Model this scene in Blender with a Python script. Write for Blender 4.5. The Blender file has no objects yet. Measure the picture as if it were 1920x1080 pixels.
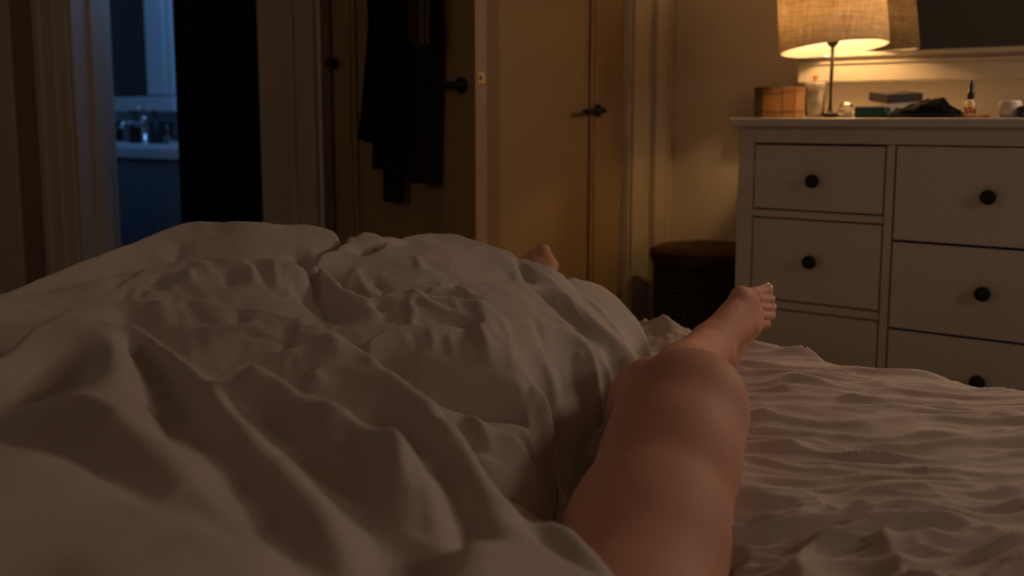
import bpy, bmesh, math, random
import numpy as np
from mathutils import Vector, Matrix

random.seed(7); np.random.seed(7)
C = bpy.context.scene.collection
SC = bpy.context.scene

# ------------------------------------------------------------------ camera, light, exposure
YAW = math.radians(36.0)                 # looks 36 degrees left of the room's long axis
PITCH = math.atan(218 / 1800)
EYE = 0.96
MAT = 0.54                               # top of the mattress
FPX, PCY = 1800.0, 440.0
ca, sa, cp, sp = math.cos(YAW), math.sin(YAW), math.cos(PITCH), math.sin(PITCH)

def W(x, y, z=0.0):                      # plan point beside / ahead of the sleeper -> room coordinates
    return (ca * x - sa * y, sa * x + ca * y, z)

cam_d = bpy.data.cameras.new('camera'); cam = bpy.data.objects.new('camera', cam_d); C.objects.link(cam)
cam.location = (0, 0, EYE); cam.rotation_euler = (math.pi / 2 - PITCH, 0, YAW)
cam_d.sensor_width = 36; cam_d.lens = FPX / 1920 * 36; cam_d.shift_y = -(540 - PCY) / 1920
cam_d.clip_start = 0.02
cam_d.dof.use_dof = True; cam_d.dof.focus_distance = 1.40; cam_d.dof.aperture_fstop = 3.4
SC.camera = cam

w = bpy.data.worlds.new('night'); SC.world = w; w.use_nodes = True
w.node_tree.nodes['Background'].inputs[0].default_value = (0.01, 0.012, 0.02, 1)
w.node_tree.nodes['Background'].inputs[1].default_value = 0.3

SC.view_settings.view_transform = 'Standard'; SC.view_settings.look = 'None'
SC.view_settings.gamma = 1.0; SC.view_settings.use_curve_mapping = False
SC.view_settings.exposure = 2.36

def area(name, loc, target, size, power, col, sy=None):
    d = bpy.data.lights.new(name, 'AREA'); d.energy = power; d.color = col; d.size = size
    if sy: d.shape = 'RECTANGLE'; d.size_y = sy
    o = bpy.data.objects.new(name, d); C.objects.link(o); o.location = loc
    o.rotation_euler = (Vector(target) - Vector(loc)).to_track_quat('-Z', 'Y').to_euler()
    return o
# added fill lights: behind left, right of bed, above dresser; dusk in the bathroom
area('left_fill', (-1.70, -0.40, 1.45), (-2.6, 1.6, 1.0), 0.35, 0.14, (1.0, 0.76, 0.60))
area('right_fill', (1.00, 1.30, 1.28), (-0.35, 0.75, 0.6), 0.24, 0.28, (1.0, 0.74, 0.58))
area('dresser_fill', (0.12, 2.44, 1.36), (-0.35, 1.0, 0.6), 0.30, 0.72, (1.0, 0.72, 0.53))
area('bathroom_window_light', (-3.0, 2.15, 1.95), (-3.9, 2.5, 1.0), 0.5, 0.60, (0.17, 0.43, 1.0))
LAMP_POWER = 3.9

# ------------------------------------------------------------------ measuring helpers
def ray(px, py):
    r, u = px - 960, PCY - py
    f = FPX * cp + u * sp; z = -FPX * sp + u * cp
    return r, f, z
def on_z(px, py, z):
    r, f, dz = ray(px, py); t = (z - EYE) / dz
    return r * t, f * t
def on_y(px, py, y):                     # the point at plan distance y -> x, y, z
    r, f, dz = ray(px, py); t = y / f
    return r * t, y, EYE + dz * t
def on_wall(px, py, v):                  # the point on a plane across the room's long axis -> u, v, z
    r, f, dz = ray(px, py); t = v / (sa * r + ca * f)
    return (ca * r - sa * f) * t, v, EYE + dz * t
def on_side(px, py, u):
    r, f, dz = ray(px, py); t = u / (ca * r - sa * f)
    return u, (sa * r + ca * f) * t, EYE + dz * t

# ------------------------------------------------------------------ materials
def mat(name, col, rough=0.6, metal=0.0, noise=0.0, nscale=8.0, bump=0.0, bscale=60.0, spec=0.5, sheen=0.0, stretch=None, emit=None, trans=0.0, ior=1.45, sss=0.0):
    m = bpy.data.materials.new(name); m.use_nodes = True
    nt = m.node_tree; b = nt.nodes['Principled BSDF']
    b.inputs['Base Color'].default_value = (*col, 1); b.inputs['Roughness'].default_value = rough
    b.inputs['Metallic'].default_value = metal; b.inputs['Specular IOR Level'].default_value = spec
    b.inputs['IOR'].default_value = ior
    if trans: b.inputs['Transmission Weight'].default_value = trans
    if sheen: b.inputs['Sheen Weight'].default_value = sheen; b.inputs['Sheen Roughness'].default_value = 0.5
    if sss:
        b.inputs['Subsurface Weight'].default_value = sss
        b.inputs['Subsurface Radius'].default_value = (1.0, 0.35, 0.15); b.inputs['Subsurface Scale'].default_value = 0.008
    tc = nt.nodes.new('ShaderNodeTexCoord'); mp = nt.nodes.new('ShaderNodeMapping')
    nt.links.new(tc.outputs['Object'], mp.inputs['Vector'])
    if stretch: mp.inputs['Scale'].default_value = stretch
    if noise:
        n = nt.nodes.new('ShaderNodeTexNoise'); n.inputs['Scale'].default_value = nscale; n.inputs['Detail'].default_value = 4
        nt.links.new(mp.outputs[0], n.inputs['Vector'])
        mx = nt.nodes.new('ShaderNodeMix'); mx.data_type = 'RGBA'
        mx.inputs[6].default_value = (*[c * (1 - noise) for c in col], 1); mx.inputs[7].default_value = (*[min(1, c * (1 + noise)) for c in col], 1)
        nt.links.new(n.outputs['Fac'], mx.inputs[0]); nt.links.new(mx.outputs[2], b.inputs['Base Color'])
    if bump:
        n2 = nt.nodes.new('ShaderNodeTexNoise'); n2.inputs['Scale'].default_value = bscale; n2.inputs['Detail'].default_value = 3
        nt.links.new(mp.outputs[0], n2.inputs['Vector'])
        bp = nt.nodes.new('ShaderNodeBump'); bp.inputs['Strength'].default_value = bump; bp.inputs['Distance'].default_value = 0.002
        nt.links.new(n2.outputs['Fac'], bp.inputs['Height']); nt.links.new(bp.outputs[0], b.inputs['Normal'])
    if emit:
        b.inputs['Emission Color'].default_value = (*emit[0], 1); b.inputs['Emission Strength'].default_value = emit[1]
    return m

M = {}
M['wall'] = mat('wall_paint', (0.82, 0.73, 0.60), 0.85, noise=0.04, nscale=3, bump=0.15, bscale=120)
M['ceiling'] = mat('ceiling_paint', (0.86, 0.83, 0.78), 0.9, noise=0.03)
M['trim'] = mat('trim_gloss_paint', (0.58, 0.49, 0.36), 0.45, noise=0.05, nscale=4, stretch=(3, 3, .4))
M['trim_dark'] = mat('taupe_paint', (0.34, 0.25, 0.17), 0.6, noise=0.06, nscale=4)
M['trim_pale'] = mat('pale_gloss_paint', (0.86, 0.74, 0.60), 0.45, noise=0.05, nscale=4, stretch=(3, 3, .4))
M['trim_shaded'] = mat('shaded_casing_paint', (0.27, 0.175, 0.085), 0.55, noise=0.06)  # casing beside the open door, its shade painted in as a darker tone
M['trim_lit'] = mat('lit_edge_paint', (0.42, 0.29, 0.16), 0.5, noise=0.05)  # paler tone, lamplight painted onto the open door's edge
M['gap_shade'] = mat('painted_gap_shade', (0.20, 0.13, 0.08), 0.6, noise=0.06)  # shade of the gap at the coat door's hinge, as colour
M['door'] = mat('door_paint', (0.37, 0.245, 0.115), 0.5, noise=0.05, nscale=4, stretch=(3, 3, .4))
M['dresser'] = mat('dresser_white', (0.70, 0.65, 0.58), 0.5, noise=0.04, nscale=6, stretch=(1, 1, 4), bump=0.1, bscale=40)
M['black'] = mat('black_metal', (0.012, 0.011, 0.010), 0.45, metal=0.2, noise=0.1)
M['floor'] = mat('wood_floor', (0.16, 0.10, 0.06), 0.45, noise=0.3, nscale=5, stretch=(1, 10, 1), bump=0.1)
M['duvet'] = mat('duvet_cotton', (0.60, 0.54, 0.51), 0.9, noise=0.03, nscale=5, bump=0.25, bscale=420, sheen=0.15, spec=0.2)
M['sheet'] = mat('sheet_cotton', (0.64, 0.54, 0.49), 0.9, noise=0.03, nscale=5, bump=0.25, bscale=420, sheen=0.15, spec=0.2)
M['mattress'] = mat('mattress_ticking', (0.5, 0.46, 0.42), 0.9, noise=0.05, bump=0.2)
M['bedframe'] = mat('bed_frame_fabric', (0.10, 0.08, 0.07), 0.8, noise=0.15, bump=0.3)
M['skin'] = mat('skin', (0.70, 0.38, 0.28), 0.62, noise=0.10, nscale=9, bump=0.12, bscale=260, sss=0.25, spec=0.45)
M['nail'] = mat('toenail', (0.72, 0.50, 0.42), 0.2, noise=0.03, spec=0.7)
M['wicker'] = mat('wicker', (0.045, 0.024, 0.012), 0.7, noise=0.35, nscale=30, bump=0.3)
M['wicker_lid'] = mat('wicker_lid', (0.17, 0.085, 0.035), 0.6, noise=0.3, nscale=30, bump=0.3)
M['coat_black'] = mat('black_wool', (0.008, 0.007, 0.007), 0.95, noise=0.2, bump=0.4, bscale=300, spec=0.1)
M['coat_brown'] = mat('dark_brown_cloth', (0.020, 0.015, 0.012), 0.95, noise=0.2, bump=0.4, bscale=300, spec=0.1)
M['olive'] = mat('olive_cloth', (0.055, 0.038, 0.018), 0.95, noise=0.2, bump=0.4, bscale=300, spec=0.1)
M['curtain'] = mat('black_curtain', (0.014, 0.014, 0.022), 0.7, noise=0.2, spec=0.3)
M['tile'] = mat('bath_wall_tile', (0.50, 0.52, 0.55), 0.35, noise=0.04)
M['mirror_frame'] = mat('mirror_frame_paint', (0.46, 0.40, 0.31), 0.5, noise=0.05, nscale=4)
M['bath_mirror'] = mat('dim_mirror_glass', (0.10, 0.10, 0.11), 0.02, metal=1.0, noise=0.01)
M['bath_white'] = mat('bath_white', (0.72, 0.74, 0.78), 0.35, noise=0.02)
M['porcelain'] = mat('porcelain', (0.82, 0.84, 0.88), 0.15, noise=0.02)
M['navy'] = mat('vanity_navy', (0.20, 0.24, 0.30), 0.5, noise=0.08)
M['chrome'] = mat('chrome', (0.8, 0.8, 0.82), 0.12, metal=1.0, noise=0.02)
M['mirror'] = mat('mirror_glass', (0.28, 0.28, 0.27), 0.015, metal=1.0, noise=0.01)
M['brass'] = mat('brass', (0.52, 0.33, 0.14), 0.35, metal=0.9, noise=0.05)
M['dark_plastic'] = mat('dark_plastic', (0.02, 0.02, 0.025), 0.4, noise=0.1)
M['book_a'] = mat('book_tan', (0.26, 0.12, 0.05), 0.7, noise=0.12, nscale=20, bump=0.2)
M['book_b'] = mat('book_brown', (0.22, 0.10, 0.045), 0.7, noise=0.12, nscale=20, bump=0.2)
M['book_c'] = mat('book_dark', (0.06, 0.03, 0.018), 0.7, noise=0.12, nscale=20, bump=0.2)
M['book_d'] = mat('book_light', (0.30, 0.16, 0.08), 0.7, noise=0.12, nscale=20, bump=0.2)
M['paper'] = mat('paper', (0.62, 0.52, 0.38), 0.9, noise=0.05)
M['teal'] = mat('teal_card', (0.010, 0.085, 0.085), 0.5, noise=0.1)
M['card_white'] = mat('white_card', (0.70, 0.63, 0.54), 0.7, noise=0.04)
M['card_dark'] = mat('dark_card', (0.045, 0.04, 0.038), 0.6, noise=0.1)
M['blackcloth'] = mat('black_cloth', (0.012, 0.010, 0.010), 0.9, noise=0.2, bump=0.4, bscale=200, spec=0.15)
M['orange'] = mat('orange_wood', (0.60, 0.22, 0.055), 0.5, noise=0.15, nscale=20)
M['cup'] = mat('cream_ceramic', (0.70, 0.60, 0.48), 0.4, noise=0.04, bump=0.1)
M['glass'] = mat('clear_glass', (0.97, 0.95, 0.92), 0.04, trans=1.0, noise=0.01)
M['amber'] = mat('amber_glass', (0.80, 0.40, 0.13), 0.08, trans=0.8, noise=0.02)
M['cream'] = mat('cream_liquid', (0.80, 0.70, 0.55), 0.4, noise=0.03)
M['bulb'] = mat('bulb_glow', (1, 0.9, 0.7), 0.5, emit=((1.0, 0.60, 0.24), 20.0), noise=0.01)

def linen_shade():
    m = bpy.data.materials.new('linen_shade'); m.use_nodes = True; nt = m.node_tree; nt.nodes.clear()
    out = nt.nodes.new('ShaderNodeOutputMaterial'); mix = nt.nodes.new('ShaderNodeMixShader')
    d = nt.nodes.new('ShaderNodeBsdfDiffuse'); t = nt.nodes.new('ShaderNodeBsdfTranslucent')
    tc = nt.nodes.new('ShaderNodeTexCoord')
    fac = []
    for sc in ((14, 14, 190), (150, 150, 16)):
        mp = nt.nodes.new('ShaderNodeMapping'); mp.inputs['Scale'].default_value = sc
        n = nt.nodes.new('ShaderNodeTexNoise'); n.inputs['Scale'].default_value = 1.0; n.inputs['Detail'].default_value = 3
        nt.links.new(tc.outputs['Object'], mp.inputs[0]); nt.links.new(mp.outputs[0], n.inputs[0]); fac.append(n)
    ad = nt.nodes.new('ShaderNodeMath'); ad.operation = 'ADD'
    nt.links.new(fac[0].outputs[0], ad.inputs[0]); nt.links.new(fac[1].outputs[0], ad.inputs[1])
    rp = nt.nodes.new('ShaderNodeValToRGB')
    rp.color_ramp.elements[0].position = 0.33; rp.color_ramp.elements[0].color = (0.42, 0.30, 0.185, 1)
    rp.color_ramp.elements[1].position = 0.67; rp.color_ramp.elements[1].color = (0.78, 0.64, 0.45, 1)
    hf = nt.nodes.new('ShaderNodeMath'); hf.operation = 'MULTIPLY'; hf.inputs[1].default_value = 0.5
    nt.links.new(ad.outputs[0], hf.inputs[0]); nt.links.new(hf.outputs[0], rp.inputs[0])
    nt.links.new(rp.outputs[0], d.inputs[0]); nt.links.new(rp.outputs[0], t.inputs[0])
    mix.inputs[0].default_value = 0.23
    nt.links.new(d.outputs[0], mix.inputs[1]); nt.links.new(t.outputs[0], mix.inputs[2]); nt.links.new(mix.outputs[0], out.inputs[0])
    return m
M['shade'] = linen_shade()
def lining():
    m = bpy.data.materials.new('shade_lining'); m.use_nodes = True; nt = m.node_tree; nt.nodes.clear()
    out = nt.nodes.new('ShaderNodeOutputMaterial'); mix = nt.nodes.new('ShaderNodeMixShader')
    d = nt.nodes.new('ShaderNodeBsdfDiffuse'); t = nt.nodes.new('ShaderNodeBsdfTranslucent'); n = nt.nodes.new('ShaderNodeTexNoise')
    rp = nt.nodes.new('ShaderNodeValToRGB'); rp.color_ramp.elements[0].color = (.86, .80, .70, 1); rp.color_ramp.elements[1].color = (.94, .90, .82, 1)
    n.inputs['Scale'].default_value = 40
    nt.links.new(n.outputs[0], rp.inputs[0]); nt.links.new(rp.outputs[0], d.inputs[0]); nt.links.new(rp.outputs[0], t.inputs[0])
    mix.inputs[0].default_value = .32
    nt.links.new(d.outputs[0], mix.inputs[1]); nt.links.new(t.outputs[0], mix.inputs[2]); nt.links.new(mix.outputs[0], out.inputs[0])
    return m
M['lining'] = lining()

# ------------------------------------------------------------------ object helpers
def link(name, me, m, parent=None, smooth=False):
    if m is not None: me.materials.append(m)
    o = bpy.data.objects.new(name, me); C.objects.link(o)
    if parent is not None: o.parent = parent
    if smooth:
        me.polygons.foreach_set('use_smooth', [True] * len(me.polygons))
    return o
def bobj(name, bm, m, parent=None, smooth=False, inv=None):
    if inv is not None: bm.transform(inv)
    me = bpy.data.meshes.new(name); bm.normal_update(); bm.to_mesh(me); bm.free()
    return link(name, me, m, parent, smooth)
def tag(o, label, cat, group=None):
    o['label'] = label; o['category'] = cat
    if group: o['group'] = group
    return o
def thing(name, label, cat, loc=(0, 0, 0), rz=0.0, group=None):
    o = bpy.data.objects.new(name, None); C.objects.link(o); o.location = loc; o.rotation_euler = (0, 0, rz)
    o.empty_display_size = 0.05
    return tag(o, label, cat, group)
def structure(o): o['kind'] = 'structure'; return o

def box(bm, x0, x1, y0, y1, z0, z1, bev=0.0, seg=2):
    g = bmesh.ops.create_cube(bm, size=1)
    vs = g['verts']
    for v in vs:
        v.co = Vector((x0 + (v.co.x + .5) * (x1 - x0), y0 + (v.co.y + .5) * (y1 - y0), z0 + (v.co.z + .5) * (z1 - z0)))
    if bev:
        es = list({e for v in vs for e in v.link_edges})
        bmesh.ops.bevel(bm, geom=es, offset=bev, segments=seg, affect='EDGES', profile=0.5)
def boxbm(*a, **k):
    bm = bmesh.new(); box(bm, *a, **k); return bm
def lathe(prof, n=40, cap=True):
    bm = bmesh.new(); rings = []
    for r, z in prof:
        rings.append([bm.verts.new((r * math.cos(2 * math.pi * i / n), r * math.sin(2 * math.pi * i / n), z)) for i in range(n)])
    for a, b in zip(rings, rings[1:]):
        for i in range(n): bm.faces.new((a[i], a[(i + 1) % n], b[(i + 1) % n], b[i]))
    if cap:
        bm.faces.new(rings[0][::-1]); bm.faces.new(rings[-1])
    return bm
def tube(bm, pts, r, n=10):
    pts = [Vector(p) for p in pts]; rings = []
    for i, p in enumerate(pts):
        d = (pts[min(i + 1, len(pts) - 1)] - pts[max(i - 1, 0)]).normalized()
        q = d.to_track_quat('Z', 'Y'); rr = r[i] if isinstance(r, (list, tuple)) else r
        rings.append([bm.verts.new(p + q @ Vector((rr * math.cos(2 * math.pi * k / n), rr * math.sin(2 * math.pi * k / n), 0))) for k in range(n)])
    for a, b in zip(rings, rings[1:]):
        for k in range(n): bm.faces.new((a[k], a[(k + 1) % n], b[(k + 1) % n], b[k]))
    bm.faces.new(rings[0][::-1]); bm.faces.new(rings[-1])

# ------------------------------------------------------------------ noise
def _h(ix, iy, seed):
    n = (ix.astype(np.int64) * 374761393 + iy.astype(np.int64) * 668265263 + seed * 1442695041) & 0x7fffffff
    n = ((n ^ (n >> 13)) * 1274126177) & 0x7fffffff
    return ((n ^ (n >> 16)) & 0xffff) / 65535.0 * 2 * math.pi
def perlin(x, y, seed=0):
    ix, iy = np.floor(x), np.floor(y); fx, fy = x - ix, y - iy
    u = fx ** 3 * (fx * (fx * 6 - 15) + 10); v = fy ** 3 * (fy * (fy * 6 - 15) + 10)
    def g(a, b):
        t = _h(ix + a, iy + b, seed); return np.cos(t) * (fx - a) + np.sin(t) * (fy - b)
    n0 = g(0, 0) * (1 - u) + g(1, 0) * u; n1 = g(0, 1) * (1 - u) + g(1, 1) * u
    return (n0 * (1 - v) + n1 * v) * 1.5
def fbm(x, y, seed=0, o=3):
    s, a = 0, 1.0
    for i in range(o): s = s + a * perlin(x * 2 ** i, y * 2 ** i, seed + i); a *= .5
    return s
def ridged(x, y, seed=0, sharp=1.6):       # narrow creases standing up between softer hollows
    return (1 - np.minimum(1, np.abs(perlin(x, y, seed)) * sharp)) ** 2
def blur(a, s):
    if s <= 0: return a
    r = int(3 * s + 1); k = np.exp(-.5 * (np.arange(-r, r + 1) / s) ** 2); k /= k.sum()
    for ax in (0, 1):
        p = np.pad(a, [(r, r) if i == ax else (0, 0) for i in (0, 1)], mode='edge'); out = 0
        for i, kk in enumerate(k):
            sl = [slice(None)] * 2; sl[ax] = slice(i, i + a.shape[ax]); out = out + kk * p[tuple(sl)]
        a = out
    return a

# ------------------------------------------------------------------ room shell
UW, VD, VB = -1.39, 2.75, 1.78            # left wall of the nook, dresser wall, bathroom door wall
LEFT, RIGHT, BACK, CEIL = -4.6, 2.3, -0.95, 2.45
def wallbox(name, *a, m='wall', parent=None):
    o = bobj(name, boxbm(*a), M[m], parent)
    if parent is None: structure(o)
    return o
wallbox('floor', LEFT - .1, RIGHT + .1, BACK - .1, VD + .1, -0.1, 0.0, m='floor')
wallbox('ceiling', LEFT - .1, RIGHT + .1, BACK - .1, VD + .1, CEIL, CEIL + .1, m='ceiling')
wallbox('wall_back', UW - .1, RIGHT + .1, VD, VD + .1, 0, CEIL)
wallbox('wall_right', RIGHT, RIGHT + .1, BACK, VD, 0, CEIL)
wallbox('wall_front', LEFT, RIGHT, BACK - .1, BACK, 0, CEIL)
wallbox('wall_far_left', LEFT - .1, LEFT, BACK - .1, VD + .1, 0, CEIL)
# nook wall with the closed door (opening v 1.84..2.52)
DO0, DO1, DH = 1.845, 2.50, 2.04
bm = bmesh.new(); box(bm, UW - .12, UW, VB, DO0 - .0, 0, CEIL); box(bm, UW - .12, UW, DO1, VD, 0, CEIL); box(bm, UW - .12, UW, DO0, DO1, DH, CEIL)
structure(bobj('wall_left', bm, M['wall']))
# bathroom door wall (opening u -3.106..-2.148)
BO0, BO1 = -3.106, -2.148
bm = bmesh.new(); box(bm, LEFT, BO0, VB, VB + .12, 0, CEIL); box(bm, BO1, UW - .12, VB, VB + .12, 0, CEIL); box(bm, BO0, BO1, VB, VB + .12, 2.1, CEIL)
structure(bobj('wall_bathroom', bm, M['wall']))
wallbox('wall_bathroom_right', -1.62, -1.512, VB + .12, VD, 0, CEIL)
wallbox('wall_bathroom_back', LEFT, -1.62, VD, VD + .1, 0, CEIL, m='tile')
# stepped pier at far left
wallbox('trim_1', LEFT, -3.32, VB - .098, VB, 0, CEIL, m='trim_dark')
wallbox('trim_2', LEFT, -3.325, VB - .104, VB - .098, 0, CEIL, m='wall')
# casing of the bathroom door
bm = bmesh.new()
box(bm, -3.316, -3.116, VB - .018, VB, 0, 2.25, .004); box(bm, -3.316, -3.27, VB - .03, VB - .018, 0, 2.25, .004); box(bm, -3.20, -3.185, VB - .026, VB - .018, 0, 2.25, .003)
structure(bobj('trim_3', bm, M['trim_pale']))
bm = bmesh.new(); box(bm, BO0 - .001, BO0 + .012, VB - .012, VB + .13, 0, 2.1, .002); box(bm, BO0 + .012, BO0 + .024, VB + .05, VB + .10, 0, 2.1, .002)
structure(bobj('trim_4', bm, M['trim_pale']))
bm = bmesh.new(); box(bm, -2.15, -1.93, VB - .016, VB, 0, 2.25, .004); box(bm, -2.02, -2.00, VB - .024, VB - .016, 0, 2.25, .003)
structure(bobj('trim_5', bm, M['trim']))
# small dark knob on the casing near the hinge of the coat door
ku, kv, kz = on_wall(620, 118, VB - .03)
knob_prof = [(.004, 0), (.006, .006), (.007, .012), (.013, .016), (.0165, .022), (.0165, .028), (.012, .033), (.004, .035)]
def knob_bm(s=1.0):
    bm = lathe([(r * s, z * s) for r, z in knob_prof], 24)
    bm.transform(Matrix.Rotation(math.pi / 2, 4, 'X'))      # points towards -v
    return bm
k = thing('casing_knob', 'small round black knob on the casing left of the coats', 'knob', (ku, VB - .016, kz))
bobj('knob_head', knob_bm(.75), M['black'], k, True)
pl = lathe([(.014, 0), (.015, .002), (.013, .004)], 24); pl.transform(Matrix.Rotation(math.pi / 2, 4, 'X')); bobj('backplate', pl, M['black'], k, True)

# casing of the closed door, in steps like the photo's moulding
def side_strip(name, v0, v1, d0, d1, m='trim', z1=2.2):
    return structure(bobj(name, boxbm(UW + d0, UW + d1, v0, v1, 0, z1, bev=.003), M[m]))
vA = on_side(1180, 300, UW)[1]; vB_ = on_side(1213, 300, UW)[1]; vC = on_side(1233, 300, UW)[1]; vD_ = on_side(1239, 300, UW)[1]
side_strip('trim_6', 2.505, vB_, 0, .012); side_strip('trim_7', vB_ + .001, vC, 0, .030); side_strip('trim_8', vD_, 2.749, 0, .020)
side_strip('trim_9', VB - .0, DO0 - .002, 0, .016, m='trim_shaded')
structure(bobj('gap_shade_strip', boxbm(on_wall(606, 300, VB - .02)[0], on_wall(623, 300, VB - .02)[0], VB - .021, VB - .0165, 0, 2.25, bev=.001), M['gap_shade']))  # dark strip standing in for the shade in the hinge gap
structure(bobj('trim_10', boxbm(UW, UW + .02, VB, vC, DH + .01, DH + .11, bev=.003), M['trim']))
structure(bobj('baseboard_back', boxbm(UW + .03, RIGHT, VD - .015, VD, 0, .12, bev=.004), M['trim']))

def lever(parent, mirror=1):
    """lever handle built at origin, plate on x=0 plane, lever towards -y*mirror, sticking out +x"""
    h = bpy.data.objects.new('door_handle', None); C.objects.link(h); h.parent = parent
    bm = lathe([(.0185, 0), (.0185, .005), (.016, .007), (.009, .008), (.008, .024), (.004, .026)], 28)
    bm.transform(Matrix.Rotation(math.pi / 2, 4, 'Y')); o = bobj('rosette', bm, M['black'], h, True)
    bm = bmesh.new()
    tube(bm, [(.012, 0, 0), (.022, -.003 * mirror, 0), (.028, -.014 * mirror, 0), (.030, -.055 * mirror, -.001), (.030, -.118 * mirror, -.004)], [.008, .008, .008, .0075, .006], 12)
    bobj('lever', bm, M['black'], h, True)
    return h
def panel_door(parent, L, H, T, stile=.10, m='door'):
    """door leaf along +y, face towards +x, bottom at 0: frame of stiles and rails with recessed panels"""
    rails = [(0, .2), (.95, 1.08), (H - .12, H)]
    rails = [(0, .2), (H - .12, H)]
    for a, b in ((0, stile), (L - stile, L)): bobj('stile', boxbm(-T, 0, a, b, 0, H, bev=.002), M[m], parent)
    for a, b in rails: bobj('rail', boxbm(-T, 0, stile, L - stile, a, b, bev=.002), M[m], parent)
    for (a, b), (c, d) in zip(rails, rails[1:]):
        bobj('panel', boxbm(-T + .012, -.012, stile, L - stile, b, c), M[m], parent)
        fr = bmesh.new()
        for x0, x1 in ((stile, stile + .016), (L - stile - .016, L - stile)): box(fr, -.012, -.003, x0, x1, b, c, .003)
        for z0, z1 in ((b, b + .016), (c - .016, c)): box(fr, -.012, -.003, stile + .016, L - stile - .016, z0, z1, .003)
        bobj('moulding', fr, M[m], parent)
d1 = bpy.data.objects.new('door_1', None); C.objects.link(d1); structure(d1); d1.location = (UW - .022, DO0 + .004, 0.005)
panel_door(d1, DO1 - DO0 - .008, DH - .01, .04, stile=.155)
hu, hv, hz = on_side(1145, 207, UW + .02)
h = lever(d1, 1); h.location = (0.0, hv - (DO0 + .004), hz - .005)

# coat door: hinge beside the casing, leaf standing a little open
Hx, Hy = -.463, 2.580; Fx, Fy = -.0565, 2.240
hU = Vector(W(Hx, Hy)[:2]); fU = Vector(W(Fx, Fy)[:2]); Lc = (fU - hU).length
d2 = bpy.data.objects.new('door_2', None); C.objects.link(d2); structure(d2)
dd = (fU - hU).normalized(); hU = hU + Vector((dd.y, -dd.x)) * .043
# local +y along the leaf, local +x = face normal towards the room
d2.matrix_world = Matrix(((dd.y, dd.x, 0, hU.x), (-dd.x, dd.y, 0, hU.y), (0, 0, 1, .008), (0, 0, 0, 1)))
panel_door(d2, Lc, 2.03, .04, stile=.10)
inv2 = d2.matrix_world.inverted()
def hit_door(px, py):
    r, f, dz = ray(px, py); q = Vector((ca * r - sa * f, sa * r + ca * f, dz)); o = Vector((0, 0, EYE)); N_ = Vector((dd.y, -dd.x, 0))
    return inv2 @ (o + q * ((d2.matrix_world.translation - o).dot(N_) / q.dot(N_)))
hl = hit_door(866, 160); h = lever(d2, 1); h.location = (0, hl.y, hl.z)
lt = inv2 @ Vector(W(*on_y(895, 145, 2.2)))
bobj('lit_edge_strip', boxbm(-.0395, -.0005, Lc, Lc + .0006, .001, 2.029), M['trim_lit'], d2)  # thin strip added to carry the lamplit tone of the edge
lp = bobj('latch_plate', boxbm(-.032, -.010, Lc - .0005, Lc + .0015, lt.z - .013, lt.z + .013, bev=.001), M['brass'], d2)
lb = bobj('latch_bolt', boxbm(-.026, -.016, Lc + .001, Lc + .006, lt.z - .005, lt.z + .005, bev=.001), M['chrome'], d2)

# ------------------------------------------------------------------ bathroom beyond
vf, uV0, uV1 = 2.25, -4.35, -2.75
z_sink_t = on_wall(268, 276, vf)[2]; z_sink_b = on_wall(268, 298, vf)[2]
va = thing('bathroom_vanity', 'dark vanity cabinet with white basin top seen through left doorway', 'vanity', (0, 0, 0))
bobj('body', boxbm(uV0, uV1, vf + .03, 2.745, 0.08, z_sink_b - .002, bev=.003), M['navy'], va)
um = on_wall(275, 330, vf)[0]
for a, b in ((uV0 + .01, um - .402), (um - .398, um - .002), (um + .002, um + .39), (um + .394, uV1 - .01)):
    dr = bobj('door', boxbm(a, b, vf + .01, vf + .03, .10, z_sink_b - .012, bev=.003), M['navy'], va)
bobj('plinth', boxbm(uV0 + .02, uV1 - .02, vf + .08, 2.74, 0.0, .08), M['navy'], va)
bm = bmesh.new(); box(bm, uV0 - .01, uV1 + .01, vf, 2.745, z_sink_b, z_sink_t, .006)
bobj('basin_top', bm, M['porcelain'], va)
# raised basin rim
bm = bmesh.new()
for args in ((-3.95, -3.25, vf + .03, vf + .05), (-3.95, -3.25, vf + .34, vf + .36)): box(bm, *args, z_sink_t, z_sink_t + .012, .004)
for args in ((-3.95, -3.93, vf + .05, vf + .34), (-3.27, -3.25, vf + .05, vf + .34)): box(bm, *args, z_sink_t, z_sink_t + .012, .004)
bobj('basin_rim', bm, M['porcelain'], va)
# mirrored cabinet above
vc = 2.58
c0, c1 = on_wall(198, 100, vc)[0], on_wall(326, 100, vc)[0]; zc0 = on_wall(270, 209, vc)[2]
mz = on_wall(270, 179, vc)[2]; m0, m1 = on_wall(212, 100, vc)[0], on_wall(278, 100, vc)[0]
mc = thing('mirror_cabinet', 'white bathroom cabinet with square mirror above the basin', 'cabinet', (0, 0, 0))
bobj('body', boxbm(c0 - .12, c1, vc, 2.748, zc0, 1.95, bev=.004), M['bath_white'], mc)
bobj('mirror', boxbm(m0, m1, vc - .012, vc - .001, mz, 1.80, bev=.001), M['bath_mirror'], mc)
bobj('door', boxbm(m1 + .004, on_wall(313, 100, vc)[0], vc - .016, vc - .001, mz, 1.94, bev=.003), M['bath_white'], mc)
bobj('frame', boxbm(on_wall(315, 100, vc)[0], c1, vc - .010, vc - .001, mz, 1.94, bev=.003), M['bath_white'], mc)
bobj('ledge', boxbm(c0 - .12, c1, vc - .014, vc - .001, zc0, mz - .006, bev=.003), M['bath_white'], mc)
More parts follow.
